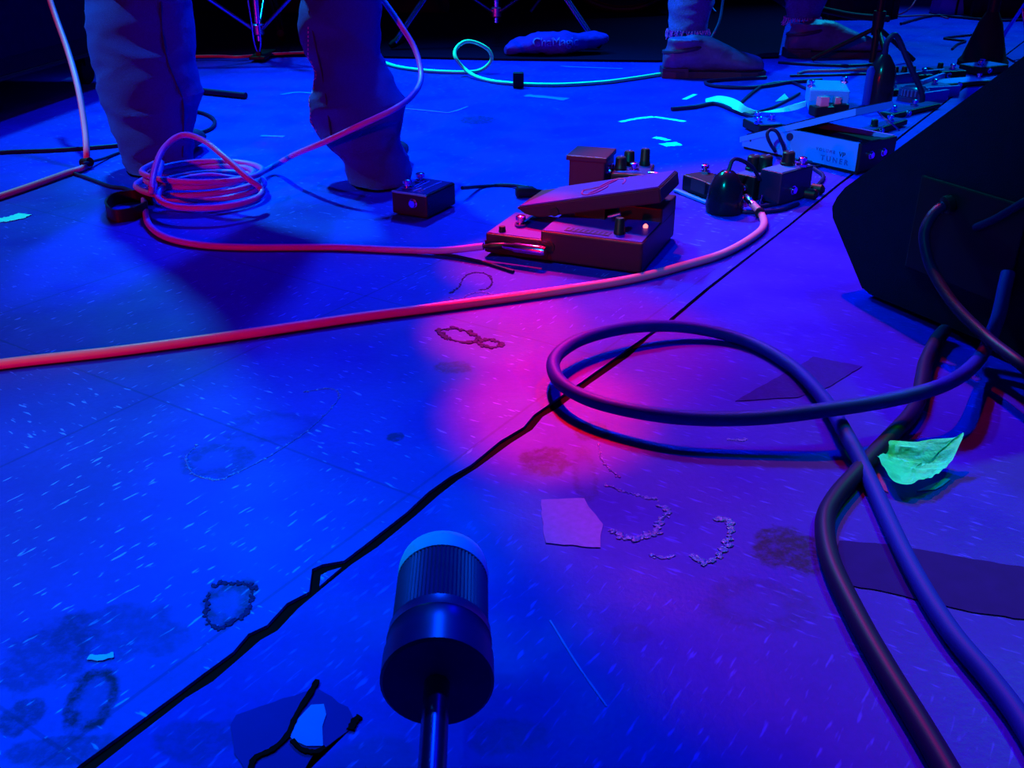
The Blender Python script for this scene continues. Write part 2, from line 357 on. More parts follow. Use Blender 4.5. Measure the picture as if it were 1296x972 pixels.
# ------------------------------------------------------------------ chrome stands
def tripod(name, label, cat, cx, depth_pt, top, spread, rot, base_z, pins=False, rugz=0.006):
    c = depth_pt; t = thing(name, label, cat, (c.x, c.y, rugz), rot)
    b = BM(); rod(b, (0, 0, base_z), (0, 0, top), 0.009, 14); part('centre_tube', b, chrome, t, True)
    b = BM(); lathe(b, (0, 0, base_z + .015), (0, 0, base_z + .045), [(0, .012), (.1, .016), (.9, .016), (1, .012)]); part('lower_collar', b, steel, t, True)
    hz = base_z + 0.33
    b = BM(); lathe(b, (0, 0, hz - .03), (0, 0, hz + .03), [(0, .013), (.1, .018), (.9, .018), (1, .013)]); part('upper_collar', b, steel, t, True)
    for k in range(3):
        an = 2 * PI * k / 3; dx, dy = math.cos(an), math.sin(an); px, py = -dy, dx
        lg = BM()
        for s in (-1, 1): rod(lg, (dx * .02 + px * s * .008, dy * .02 + py * s * .008, hz), (dx * spread + px * s * .008, dy * spread + py * s * .008, 0.018), 0.0055, 10)
        l = part('leg', lg, chrome, t, True)
        q = BM(); lathe(q, (dx * (spread - .03), dy * (spread - .03), .032), (dx * (spread + .015), dy * (spread + .015), 0.0095), [(0, .011), (.2, .013), (.8, .011), (1, .008)], 12); part('rubber_foot', q, rubber, l, True)
        f = 0.52; q = BM(); rod(q, (dx * .012, dy * .012, base_z + .03), (dx * (.02 + (spread - .02) * f), dy * (.02 + (spread - .02) * f), hz + (0.018 - hz) * f), 0.005, 10); part('brace', q, chrome, t, True)
    if pins:
        b = BM(); w_ = .0125
        for s in (-1, 1): tube(b, [(s * .004, -.025, .40), (s * .004, -.025, .19), (s * w_, -.025, .165), (s * w_ * .85, -.025, .10), (s * w_ * .7, -.025, .045), (0.001 * s, -.025, .014)], 0.0026, 6, 8)
        b.transform(Matrix.Rotation(-rot, 4, 'Z')); part('pull_linkage', b, chrome, t, True)
        b = BM(); bx(b, -.022, .022, -.05, .10, 0.001, 0.010, .003); bx(b, -.006, .006, -.030, -.018, .008, .02); b.transform(Matrix.Rotation(-rot, 4, 'Z')); part('footboard', b, black, t)
    return t
tripod('hi_hat_stand', 'chrome hi-hat stand seen between the two denim trouser legs', 'stand', 0, P(331, 76), 0.75, 0.30, math.radians(90), 0.045, True)
tripod('snare_stand', 'chrome double-braced drum stand above the neon green cable', 'stand', 0, P(628, 55), 0.5, 0.34, math.radians(-150), 0.055)

# ------------------------------------------------------------------ people: legs of two musicians
def leg_rings(rows, depth, ky=0.8, up=None):
    R = []
    for py, xl, xr in rows:
        c = D((xl + xr) / 2, py, depth); rx = (xr - xl) / 2 / FPX * depth
        R.append((c, Vector((rx, 0, 0)), Vector((0, rx * ky, 0))))
    return R
def grow(R, c, rx, ry): R.append((Vector(c), Vector((rx, 0, 0)), Vector((0, ry, 0)))); return R
def shrink(R, k): return [(c, x * k, y * k) for c, x, y in R]
def foldify(bm, zmax, amp, sc, seed=0):
    for v in bm.verts:
        z = v.co.z
        f = max(0.0, min(1.0, (zmax - z) / zmax)); n_ = Vector((v.normal.x, v.normal.y, v.normal.z * .2))
        q = Vector((v.co.x * sc * .7 + seed, v.co.y * sc * .7, v.co.z * sc * 1.5))
        d = max(-.35, noise.noise(q)) * 1.0 + (0.5 - abs(noise.noise(q * 2.1 + Vector((3, 1, 2))))) * 0.7
        v.co += n_ * d * amp * (0.45 + 0.55 * f)
    return bm
def person(label, legs, hip, jeans_mat, seed, cuffz):
    body = BM()
    for R in legs: loft(body, shrink(R, 0.5), 20)
    loft(body, [(hip + Vector((0, 0, dz)), Vector((rx, 0, 0)), Vector((0, ry, 0))) for dz, rx, ry in ((-.16, .10, .07), (-.05, .165, .105), (.1, .15, .095), (.2, .13, .085))], 24)
    body = blob(body, 0.012, 4)
    p = wthing('person', body, skin_m, label, 'person', None, True)
    j = BM()
    for R in legs: loft(j, R, 32)
    loft(j, [(hip + Vector((0, 0, dz)), Vector((rx, 0, 0)), Vector((0, ry, 0))) for dz, rx, ry in ((-.18, .12, .09), (-.05, .185, .125), (.1, .17, .115), (.16, .165, .11))], 28)
    j = blob(j, 0.006, 3); j.normal_update(); foldify(j, 0.6, 0.019, 9.0, seed)
    for v in j.verts: v.co.z = max(v.co.z, .003)
    jo = wpart('jeans', j, jeans_mat, p, True)
    return p, jo
# first musician, trousers reach the floor, back to the camera
A1 = leg_rings([(231, 166, 246), (221, 163, 246), (205, 156, 246), (188, 151, 246), (160, 146, 248), (130, 138, 248), (100, 130, 247), (60, 122, 243), (20, 113, 236), (-20, 108, 230)], 1.66)
for c, rx, ry in (((-0.62, 1.72, .52), .07, .07), ((-0.56, 1.74, .68), .085, .08), ((-0.51, 1.76, .86), .095, .09)): grow(A1, c, rx, ry)
A2 = leg_rings([(252, 446, 515), (242, 444, 516), (226, 442, 517), (205, 440, 516), (190, 424, 512), (172, 402, 507), (150, 396, 507), (128, 393, 509), (105, 391, 499), (70, 389, 484), (30, 388, 475), (-20, 386, 468)], 1.58)
for c, rx, ry in (((-0.30, 1.70, .52), .07, .07), ((-0.32, 1.74, .68), .085, .08), ((-0.35, 1.76, .86), .095, .09)): grow(A2, c, rx, ry)
p1, j1 = person('person standing in wide denim trousers, a salmon cable crossing one leg', [A1, A2], Vector((-0.43, 1.77, 0.95)), denim, 2.3, 0)
for R in (A1, A2):
    c = R[0][0]; s = BM()
    sole = [(-.02, .016, .02), (-.01, .022, .03), (.03, .026, .05), (.09, .034, .045), (.14, .036, .035), (.175, .02, .02)]
    loft(s, [(Vector((c.x, c.y + y + .022, h / 2 + .006)), Vector((wd, 0, 0)), Vector((0, 0, h / 2))) for y, wd, h in sole], 16)
    s = blob(s, .006, 3); wpart('shoe', s, shoe_m, p1, True)
from mathutils.bvhtree import BVHTree
jb = bmesh.new(); jb.from_mesh(j1.data); jb.transform(XF[j1]); tree = BVHTree.FromBMesh(jb); jb.free()
for pxs in ([(203, 2), (205, 40), (212, 78), (222, 104), (231, 128), (232, 160), (231, 195), (230, 214)], [(391, 14), (400, 60), (408, 95), (413, 125), (416, 150), (419, 172)]):
    pts = []
    for q in pxs:
        d = ray(*q).normalized(); hit = tree.ray_cast(CAM, d)
        if hit[0]: pts.append(hit[0] - d * .0004)
    if len(pts) > 3: b = BM(); tube(b, pts, .0016, 6, 6); wpart('side_seam', b, M('dark_denim_seam', (.01, .04, .12), .9), p1, True)
st = BM()
for k in range(26):
    y0 = 34 + k * 5.4; hs = []
    for yy in (y0, y0 + 3):
        for xx in (390, 391.5, 393, 395, 397, 400):
            d = ray(xx, yy).normalized(); h = tree.ray_cast(CAM, d)
            if h[0]: hs.append(h[0] - d * .0008); break
    if len(hs) == 2 and (hs[0] - hs[1]).length < .02: rod(st, hs[0], hs[1], 0.0009, 6)
wpart('seam_stitching', st, stitch_m, p1)

# second musician, cropped jeans over worn ankle boots, side on
def boot(b, heel, L, ang, hz):
    ux = Vector((math.cos(ang), math.sin(ang), 0)); uy = Vector((-ux.y, ux.x, 0)); secs = [(0.0, .022, .05), (.02, .032, .075), (.07, .034, .09), (.12, .034, .085), (.16, .037, .068), (.20, .04, .05), (.235, .038, .042), (.26, .026, .034), (.268, .012, .022)]
    loft(b, [(heel + ux * (x * L / .268) + Vector((0, 0, h / 2 + .012)), uy * wd, Vector((0, 0, h / 2))) for x, wd, h in secs], 20)
    loft(b, [(heel + ux * (.05 + o) + Vector((0, 0, z)), ux * rx, uy * ry) for z, o, rx, ry in ((.03, 0, .045, .03), (.08, .004, .046, .033), (hz - .03, .006, .045, .034), (hz, .004, .047, .037))], 20)
    return ux, uy
def sole_bm(b, heel, L, ux, uy):
    out = [(-.004, .026), (.03, .034), (.08, .03), (.13, .034), (.2, .044), (.245, .04), (.272, .018)]
    pts = [heel + ux * (x * L / .268) + uy * w_ for x, w_ in out] + [heel + ux * (x * L / .268) - uy * w_ for x, w_ in out[::-1]]
    prism(b, [(q.x, q.y) for q in pts], 0.0005, 0.016)
    hp = [heel + ux * x + uy * y for x, y in ((-.004, .026), (.06, .033), (.06, -.033), (-.004, -.026))]
    prism(b, [(q.x, q.y) for q in hp], 0.0005, 0.024)
H1, H2 = P(838, 97), P(994, 72)
L1, L2 = (P(962, 95) - H1).length, .275
B1 = leg_rings([(40, 845, 896), (20, 848, 899), (0, 850, 901), (-20, 852, 904)], 2.53, 0.85)
B2 = leg_rings([(24, 993, 1037), (8, 994, 1040), (-10, 995, 1043)], 2.80, 0.85)
hipc = Vector((0.60, 2.72, 0.95))
for c, rx in (((.50, 2.60, .46), .062), ((.54, 2.64, .66), .078), ((.57, 2.69, .86), .09)): grow(B1, c, rx, rx)
for c, rx in (((.80, 2.90, .46), .062), ((.73, 2.84, .66), .078), ((.65, 2.77, .86), .09)): grow(B2, c, rx, rx)
p2, j2 = person('person standing side on in cropped frayed jeans and worn ankle boots', [B1, B2], hipc, denim2, 9.1, 0)
for H, L_, R, an in ((H1, L1, B1, 0.02), (H2, L2, B2, 0.05)):
    b = BM(); hz = R[0][0].z - 0.005; ux, uy = boot(b, H, L_, an, hz); b = blob(b, .005, 3); b.normal_update(); foldify(b, .2, .004, 26, 4)
    bo = wpart('boot', b, leather, p2, True)
    b = BM(); sole_bm(b, H, L_, ux, uy); wpart('sole', b, shoe_m, bo)
    b = BM(); s0 = H + ux * .05 + Vector((0, 0, .068)); sweep(b, [s0 + ux * (math.cos(a_) * .05) + uy * (math.sin(a_) * .037) + Vector((0, 0, .008 * math.cos(a_))) for a_ in [2 * PI * i / 24 for i in range(25)]], 0.005, 6); wpart('strap', b, shoe_m, bo, True)
    c, rx, ry = R[0]; b = BM()
    for k in range(46):
        a_ = 2 * PI * k / 46; q = c + rx * math.cos(a_) * 1.04 + ry * math.sin(a_) * 1.04
        tube(b, [q + Vector((0, 0, .006)), q + Vector((random.uniform(-.004, .004), random.uniform(-.004, .002), -.004)), q + Vector((random.uniform(-.008, .008), random.uniform(-.006, .002), -.012 - random.random() * .006))], 0.0014, 3, 5)
    wpart('frayed_hem', b, stitch_m, p2, True)

# ------------------------------------------------------------------ wedge monitor on the right
W0, W1 = P(1098, 380), P(1296, 470)
wu = (W1 - W0); wu.z = 0; wu.normalize(); wn = Vector((-wu.y, wu.x, 0))            # wn points away from the camera, to the right
def wp(px, py): q = PP(px, py, W0, wn); return (q - W0).dot(wu), q.z
prof_px = [(1098, 380), (1088, 366), (1051, 277), (1050, 262), (1056, 250), (1066, 238), (1296, 71)]
prof = [wp(*q) for q in prof_px]
prof[0] = (prof[0][0], 0.012); tx, tz = prof[-1]; sl = (prof[-1][1] - prof[-2][1]) / (prof[-1][0] - prof[-2][0])
prof += [(tx + .05, tz + .05 * sl), (tx + .11, tz + .05 * sl), (tx + .2, 0.012)]
wang = math.atan2(wu.y, wu.x)
t = thing('stage_monitor', 'large black wedge stage monitor on the right', 'speaker', (W0.x, W0.y, 0), wang)
wedge_t = t
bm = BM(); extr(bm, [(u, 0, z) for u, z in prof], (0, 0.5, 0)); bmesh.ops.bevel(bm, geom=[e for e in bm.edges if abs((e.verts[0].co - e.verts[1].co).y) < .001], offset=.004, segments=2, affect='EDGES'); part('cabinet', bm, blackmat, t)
bm = BM(); u0, z0 = prof[5]; un = Vector((sl, 0, -1)).normalized() * -1
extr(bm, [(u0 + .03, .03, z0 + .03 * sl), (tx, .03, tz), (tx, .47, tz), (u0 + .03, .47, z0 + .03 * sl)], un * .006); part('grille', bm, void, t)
for x in (0.02, tx + .12):
    for y in (.05, .43):
        bm = BM(); lathe(bm, (x + .02, y, 0.0005), (x + .02, y, .0125), [(0, .014), (1, .018)], 16); part('rubber_foot', bm, rubber, t, True)
def wloc(px, py, off=0.0): q = PP(px, py, W0 - wn * off, wn); return ((q - W0).dot(wu), -off, q.z)
c = wloc(1215, 300); bm = BM(); bx(bm, c[0] - .06, c[0] + .07, -.003, .001, c[2] - .05, c[2] + .05, .002); part('connector_plate', bm, black, t)
# ------------------------------------------------------------------ microphone stand: boom end with counterweight, foreground
ca, cb = D(562, 708, .555), D(553, 866, .465); ax = (ca - cb).normalized()
rod_end = cb - ax * 0.30
t = thing('microphone_stand', 'low boom stand whose pale-capped counterweight points into the foreground', 'microphone stand', (rod_end.x, rod_end.y + .04, 0))
bm = BM(); rod(bm, cb + ax * .02, rod_end, 0.0062, 20); wpart('boom_rod', bm, M('black_chrome', (0.10, 0.11, 0.2), 0.25, 0.8), t, True)
Lw = (ca - cb).length
bm = BM(); lathe(bm, cb, ca, [(0, .0256), (.012, .0270), (.17, .0270), (.185, .0258), (.27, .0258), (.28, .0263), (.29, .0258), (.355, .0258), (.37, .022)], 40); wpart('weight_collar', bm, M('grey_metal_paint', (0.03, 0.04, 0.16), 0.35, 0.2), t, True)
bm = BM(); T_, N_ = ring_frames([cb, ca]); n_ = N_[0]; bn = ax.cross(n_); segs = 144; rr = []
for f in (0.36, 0.375, .79, .80):
    q = cb.lerp(ca, f); base_r = .0245 if 0.37 < f < .795 else .0225
    rr.append([bm.verts.new(q + (n_ * math.cos(2 * PI * k / segs) + bn * math.sin(2 * PI * k / segs)) * (base_r - (.0008 if (k % 2) else 0))) for k in range(segs)])
for a_, b2 in zip(rr, rr[1:]):
    for k in range(segs): bm.faces.new((a_[k], a_[(k + 1) % segs], b2[(k + 1) % segs], b2[k]))
wpart('knurled_sleeve', bm, M('dark_grip', (0.02, 0.03, 0.13), 0.5), t)
bm = BM(); lathe(bm, cb.lerp(ca, .79), cb.lerp(ca, 1.0), [(0, .0246), (.45, .0246), (.7, .0236), (.86, .0205), (.95, .0145), (1, .004)], 40); wpart('end_cap', bm, M('pale_cap', (0.06, 1.0, 0.9), 0.5, var=0.06), t, True)
bm = BM(); q = rod_end + Vector((0, .04, 0)); bx(bm, q.x - .016, q.x + .016, q.y - .02, q.y + .02, q.z - .02, q.z + .02, .005); wpart('clamp', bm, black, t)
bm = BM(); rod(bm, (q.x, q.y, .012), (q.x, q.y, q.z - .015), .009); wpart('pole', bm, black, t, True)
bm = BM(); lathe(bm, (q.x, q.y, 0.0003), (q.x, q.y, .022), [(0, .10), (.6, .10), (.8, .09), (1, .02)], 40); wpart('base', bm, black, t, True)

# ------------------------------------------------------------------ cables
def cable(name, pts, r, mat, label, cat='cable', group=None, n=10, seg=12):
    b = BM(); tube(b, pts, r, n, seg); return wthing(name, b, mat, label, cat, group, True)
def plug(parent, a, b, r=0.006, mat=None, name='jack_plug'):
    q = BM(); lathe(q, a, b, [(0, r * .55), (.25, r * .8), (.3, r), (.92, r), (1, r * .8)], 16); return wpart(name, q, mat or chrome, parent, True)
rO = .0054
def F(lst, r): return [P(q[0], q[1], r + (q[2] if len(q) > 2 else 0)) for q in lst]
c = cable('instrument_cable', F([(-120, 482), (0, 461), (150, 444), (300, 424), (450, 402), (560, 388), (700, 369), (800, 353), (870, 335), (915, 321), (950, 302), (966, 287), (964, 272), (952, 258, .008)], rO), rO, orange,
          'orange cable lying straight across the middle of the floor to the pedals', 'cable')
plug(c, P(953, 259, .014), P(944, 249, .016), .0058)
bm = BM(); q0 = P(962, 269, .0075); lathe(bm, q0 + Vector((-.002, -.004, 0)), q0 + Vector((.001, .004, 0)), [(0, .0066), (1, .0066)]); wpart('cable_tie', bm, rubber, c, True)
# salmon cable: pedal -> coil -> up across the trouser leg
rB = .0046; cc = P(258, 247); pts = F([(612, 312, .014), (560, 317, .003), (500, 316), (430, 313), (370, 313), (310, 313), (255, 310), (212, 301), (190, 286), (184, 268)], rB)
a0_ = PI * 1.02; loops = []
for i in range(4 * 14 + 3):
    a_ = a0_ - i * 2 * PI / 14 * 0.99; lp = i / 14.0
    rx = .088 - .004 * math.sin(lp * 3.1) - .006 * (int(lp) % 2); ry = .078 + .008 * math.cos(lp * 2.3)
    loops.append(cc + Vector((math.cos(a_) * rx + .008 * math.sin(lp * 2.1), math.sin(a_) * ry + .010 * math.sin(lp * 2.7), rB + .0022 + .0085 * lp + .003 * math.sin(a_ * 1.0 + lp))))
arch = F([(192, 243, .032), (196, 214, .055), (208, 187, .075), (231, 171, .088), (258, 178, .082), (286, 200, .066), (312, 224, .045), (331, 240, .026)], rB)
tail = F([(322, 252, .02), (280, 262, .018), (225, 262, .018), (200, 250, .022), (215, 232, .030), (262, 222, .028), (310, 226, .016)], rB)
up = [P(345, 211, .012), D(372, 196, 1.56), D(410, 180, 1.49), D(455, 159, 1.46), D(497, 139, 1.47), D(522, 121, 1.52), D(533, 98, 1.58), D(526, 64, 1.61), D(506, 30, 1.62), D(480, -8, 1.63), D(450, -60, 1.65), D(425, -120, 1.68)]
n0 = len(pts) + len(loops) + len(arch) + len(tail)
allp = pts + loops + arch + tail + up
c = cable('instrument_cable', allp, rB, pinkor, 'salmon cable coiled in loops by the left trouser leg and rising to the guitarist', 'cable', n=7)
plug(c, P(612, 312, .0186), P(640, 311, .021), .0042, black, 'strain_relief'); plug(c, P(636, 311, .021), P(690, 318, .022), .0062)
# orange cable at far left
c = cable('instrument_cable', [D(50, -70, 1.9), D(61, -10, 1.85), D(70, 20, 1.83), D(86, 65, 1.79), D(99, 112, 1.74), D(107, 160, 1.70), D(109.5, 190, 1.675), P(109, 207, .008), P(104, 213, rO), P(85, 219, rO), P(60, 228, rO), P(20, 242, rO), P(-60, 268, rO)], rO, orange,
          'orange cable hanging at far left, then bending along the floor', 'cable')
bm = BM(); lathe(bm, P(105, 206, .008), P(114, 205, .012), [(0, .0075), (1, .0075)]); wpart('cable_tie', bm, rubber, c, True)
# neon green cable
rG = .0048
g = [P(480, 77, rG), P(505, 85, rG), P(545, 90, rG), P(590, 91.5, rG), D(610, 88, 2.55), D(622, 76, 2.54), D(618, 63, 2.53), D(602, 54, 2.52), D(588, 53, 2.51), D(577, 62, 2.50), D(577, 74, 2.49), P(590, 89, .016), P(608, 99, .006), P(640, 105, rG), P(700, 107.5, rG), P(760, 104.5, rG), P(800, 99.5, rG), P(836, 94, rG)]
c = cable('instrument_cable', g, rG, green_c, 'neon green cable with a standing loop on the upstage floor', 'cable')
bm = BM(); q = P(656, 111, .0); bx(bm, q.x - .013, q.x + .013, q.y - .012, q.y + .012, .0005, .036, .004); wpart('cable_clip', bm, black, c)
# thick dark cables at right
rD = .0066
def pl(px, py, off): q = PP(px, py, W0 - wn * off, wn); return q
pd = F([(1360, 1030), (1296, 918), (1255, 862), (1200, 795), (1150, 712), (1100, 606), (1072, 552, .008), (1044, 507, .004), (1000, 462), (940, 430), (870, 414, .006), (800, 414, .012), (742, 427, .014), (710, 445, .014), (700, 464, .014), (714, 488, .014), (760, 510, .014), (850, 527, .016), (950, 529, .018), (1050, 518, .024), (1140, 503, .026), (1205, 482, .03)], rD) + [pl(1242, 450, .05), pl(1262, 405, .03), pl(1272, 362, .012), pl(1276, 345, .004)]
c = cable('speaker_cable', pd, rD, bluecab, 'thick dark blue cable looping across the red light to the lower right corner', 'cable')
pe = [pl(1196, 418, .01), pl(1186, 430, .03)] + F([(1172, 458), (1166, 490), (1156, 520), (1124, 556), (1085, 598), (1056, 632), (1044, 662), (1052, 712), (1085, 782), (1122, 848), (1163, 915), (1200, 978), (1240, 1050)], rD)
cable('speaker_cable', pe, .0072, darkcab, 'thick black cable running from under the wedge monitor beside the neon tape', 'cable')
pf = [pl(1198, 259, .006), pl(1184, 268, .02), pl(1173, 285, .03), pl(1170, 305, .035), pl(1180, 342, .04), pl(1208, 386, .05), pl(1250, 428, .06), pl(1296, 464, .075), pl(1340, 505, .06)]
c = cable('speaker_cable', pf, .0056, darkcab, 'black cable drooping from the face of the wedge monitor', 'cable')
plug(c, pl(1207, 256, .002), pl(1195, 260, .012), .009, black)
cable('speaker_cable', [pl(1235, 288, .003), pl(1260, 277, .012), pl(1296, 256, .016), pl(1330, 238, .01)], .004, darkcab, 'faint thin black cable high on the wedge monitor side', 'cable')
# thin dark cables
for pts_, r_, m_, lb in (
    ([(-60, 202), (0, 193), (70, 190), (150, 184), (200, 176)], .0035, darkcab, 'thin black cable along the floor behind the far left orange cable'),
    ([(105, 207, .012), (130, 201, .002), (155, 192), (185, 188)], .0025, darkcab, 'thin black cord from the orange cable tie to the left trouser'),
    ([(90, 218), (118, 228), (140, 236), (160, 239), (178, 249)], .003, darkcab, 'thin black cord leading to the black strap beside the coil'),
    ([(200, 140), (245, 141), (264, 146), (272, 154), (266, 163), (245, 169), (205, 171)], .0038, darkcab, 'black cable bend poking out behind the left trouser leg'),
    ([(585, 238, .014), (610, 236), (640, 234), (668, 237, .003)], .0028, darkcab, 'short black cable between the two-knob pedal and the red pedal'),
    ([(545, 318), (580, 325), (615, 333), (650, 344)], .0022, darkcab, 'thin black cord in front of the red wah pedal'),
    ([(970, 98), (915, 101), (893, 104), (905, 109), (945, 111), (975, 108), (1000, 104), (1040, 101)], .0042, darkcab, 'black cable curving below the left boot toe'),
    ([(850, 138), (880, 135), (905, 131), (930, 140), (950, 147), (975, 157), (1000, 161)], .0045, darkcab, 'black cable running towards the pale volume pedal'),
    ([(936, 131), (955, 115), (970, 107), (1000, 104), (1020, 112), (1045, 120)], .0036, darkcab, 'black cable crossing between the boots and the pedals'),
    ([(945, 144), (975, 137), (1000, 125), (1012, 118)], .003, darkcab, 'thin black cable beside the cyan tape triangle'),
    ([(985, 79), (1030, 82), (1080, 83), (1120, 80)], .0035, darkcab, 'black cable along the floor under the right boot'),
    ([(1010, 93), (1022, 90), (1060, 89), (1100, 87)], .0035, greycab, 'pale grey cable beyond the black power adapter'),
    ([(1000, 96), (1050, 95), (1110, 93)], .003, darkcab, 'black cable just below the pale grey cable'),
    ([(1030, 212, .0), (1048, 206), (1068, 196, .015), (1082, 184, .04), (1090, 178, .048)], .0028, darkcab, 'thin cord draped over the end of the volume pedal'),
    ([(1030, 213), (1042, 225), (1020, 245), (990, 256), (960, 262)], .0032, darkcab, 'black cable between the crack and the pedal cluster'),
    ([(1140, 30), (1180, 20), (1215, 22), (1270, 26), (1330, 22)], .0045, darkcab, 'black cable along the floor at the far upper right'),
    ([(1075, 21), (1130, 21), (1180, 19), (1200, 23)], .003, greycab, 'pale cable along the floor at the back right'),
    ([(905, 222, .03), (935, 236, .01), (965, 246), (1000, 242), (1030, 236)], .003, darkcab, 'black cable in front of the pedal cluster'),
    ([(885, 245), (910, 262), (945, 268), (985, 266), (1010, 258)], .0032, darkcab, 'black cable loop on the floor below the pedal cluster'),
    ([(1205, 62), (1212, 56), (1222, 52), (1206, 50), (1196, 48), (1230, 44)], .0035, darkcab, 'squiggled black cable left of the tapered stand base'),
): cable('thin_cable', F(pts_, r_), r_, m_, lb, n=8, seg=8)
cable('thin_cable', [D(920, -40, 2.75), D(915, 0, 2.74), D(910, 28, 2.73), D(898, 53, 2.72), D(893, 70, 2.72), P(890, 80, .004)], .0035, greycab, 'grey cable hanging behind the left boot')
cable('thin_cable', [P(982, 193, .004), D(975, 182, 1.70), D(971, 170, 1.69), D(976, 164, 1.69), D(984, 168, 1.69), D(991, 184, 1.70), P(997, 199, .004), P(1015, 204, .004), P(1060, 209, .004)], .003, darkcab, 'thin black cord arching in front of the pale volume pedal')
cable('thin_cable', [P(1138, 165, .02), P(1126, 154, .05), P(1117, 148, .06), P(1110, 140, .075)], .0016, greycab, 'thin pale wire sticking up beside the wedge monitor')
cable('thin_cable', [P(1131, 21, .006), D(1150, 12, 3.6), D(1162, -6, 3.6), D(1166, -20, 3.6)], .003, greycab, 'pale thin cable curling up at the back right')
cable('red_light_line', F([(240, 71.5), (275, 71), (300, 72), (325, 70), (360, 67.5), (400, 66)], .0105), .004, M('red_light_paint', (0.5, 0.02, 0.1), .4), 'red-lit line on the rug edge between the trouser legs, made as a red tube')  # red light along the rug edge put in as a coloured tube

# black strap by the coil
def ribbon(bm, pts, wv, th, n=8):
    c_ = crom(pts, n); T, _ = ring_frames(c_); R = []
    for i, p in enumerate(c_):
        wvec = Vector(wv(i / (len(c_) - 1)) if callable(wv) else wv); nn = T[i].cross(wvec).normalized() * th / 2; hw = wvec / 2
        R.append([bm.verts.new(p + hw + nn), bm.verts.new(p - hw + nn), bm.verts.new(p - hw - nn), bm.verts.new(p + hw - nn)])
    for a, b in zip(R, R[1:]):
        for k in range(4): bm.faces.new((a[k], a[(k + 1) % 4], b[(k + 1) % 4], b[k]))
    bm.faces.new(R[0][::-1]); bm.faces.new(R[-1]); return bm
bm = BM(); ribbon(bm, F([(192, 252), (170, 248), (145, 252), (135, 263), (145, 273), (170, 270), (186, 262)], .0095), (0, 0, .018), .003)
wthing('cable_strap', bm, black, 'black fabric strap loop beside the salmon coil', 'strap')
bm = BM(); rod(bm, P(225, 112, .0075), P(311, 121, .0075), .007, 16); t_ = wthing('metal_tube', bm, darkcab, 'black metal tube on the floor right of the left trouser leg', 'tube', None, True)

# ------------------------------------------------------------------ pedals
def frame3(FL, FR, BR):
    fl, fr, br = P(*FL), P(*FR), P(*BR); ex = fr - fl; L = ex.length; ex.normalize(); ey = Vector((-ex.y, ex.x, 0)); W = (br - fr).dot(ey)
    return fl, math.atan2(ex.y, ex.x), L, max(W, .02)
def knob(t, x, y, z, r=.007, h=.013, mat=None, name='knob', line=True):
    b = BM(); lathe(b, (x, y, z - .001), (x, y, z + h), [(0, r * 1.1), (.2, r * 1.1), (.25, r), (.92, r * .92), (1, r * .75)], 18); k = part(name, b, mat or black, t, True)
    if line: b = BM(); bx(b, x - .0007, x + .0007, y, y + r * .8, z + h - .0002, z + h + .0005); part('pointer', b, letter_m, k)
    return k
def foot(t, x, y, z, mat=None):
    b = BM(); lathe(b, (x, y, z - .001), (x, y, z + .003), [(0, .0085), (1, .0085)], 6); lathe(b, (x, y, z + .002), (x, y, z + .013), [(0, .0042), (.45, .0042), (.5, .0065), (.9, .0065), (1, .005)], 18)
    return part('footswitch', b, mat or chrome, t, True)
def jack(t, p, d, mat=None):
    p = Vector(p); d = Vector(d); b = BM(); lathe(b, p - d * .002, p + d * .005, [(0, .007), (.5, .007), (.55, .005), (1, .005)], 14); return part('jack_socket', b, mat or chrome, t, True)
def effect(label, FL, FR, BR, h, body, knobs=(), switches=(), jacks=(), plate=None, stripes=(), group=None, z0=0.0):
    o, an, L, W = frame3(FL, FR, BR); t = thing('effects_pedal', label, 'pedal', (o.x, o.y, 0), an, group)
    b = BM(); bx(b, 0, L, 0, W, z0 + .003, z0 + h, .003, 2); part('housing', b, body, t)
    b = BM()
    for x in (.012, L - .012):
        for y in (.012, W - .012): lathe(b, (x, y, 0.0003), (x, y, z0 + .004), [(0, .006), (1, .007)], 10)
    part('feet', b, rubber, t)
    if plate: b = BM(); bx(b, .003, L - .003, .003, W - .003, z0 + h - .0006, z0 + h + .0008, .0004, 1); part('top_plate', b, plate, t)
    for (u, v) in switches: foot(t, u * L, v * W, z0 + h + .0008)
    for q in knobs: knob(t, q[0] * L, q[1] * W, z0 + h + .0008, *(q[2:] or (.007, .013)))
    for (side, u, zz) in jacks:
        if side == 'f': jack(t, (u * L, 0, z0 + zz), (0, -1, 0))
        elif side == 'r': jack(t, (L, u * W, z0 + zz), (1, 0, 0))
        else: jack(t, (0, u * W, z0 + zz), (-1, 0, 0))
    if stripes:
        for (ua, va, ub, vb) in stripes:
            b = BM(); sweep(b, [(ua * L, va * W, z0 + h + .0012), (ub * L, vb * W, z0 + h + .0012)], .0012, 6); part('printed_stripe', b, letter_m, t)
    return t, L, W
# small black two-switch pedal by the right trouser leg
t, L, W = effect('black box pedal with two stubby switches at the right trouser leg', (497, 272), (541, 279), (585, 262), .036, M('gloss_black', (.012, .012, .03), .25), plate=M('dark_blue_plate', (.01, .03, .22), .25),
    switches=((.27, .22), (.22, .72)), jacks=(('f', .62, .022),), stripes=((.35, .35, .30, .75), (.45, .30, .42, .8), (.7, .25, .72, .85), (.55, .1, .6, .3)))
b = BM(); bx(b, 0.001, L - .001, -.0006, .0015, .0335, .0365, .0005, 1); part('edge_trim', b, whitepaint, t)

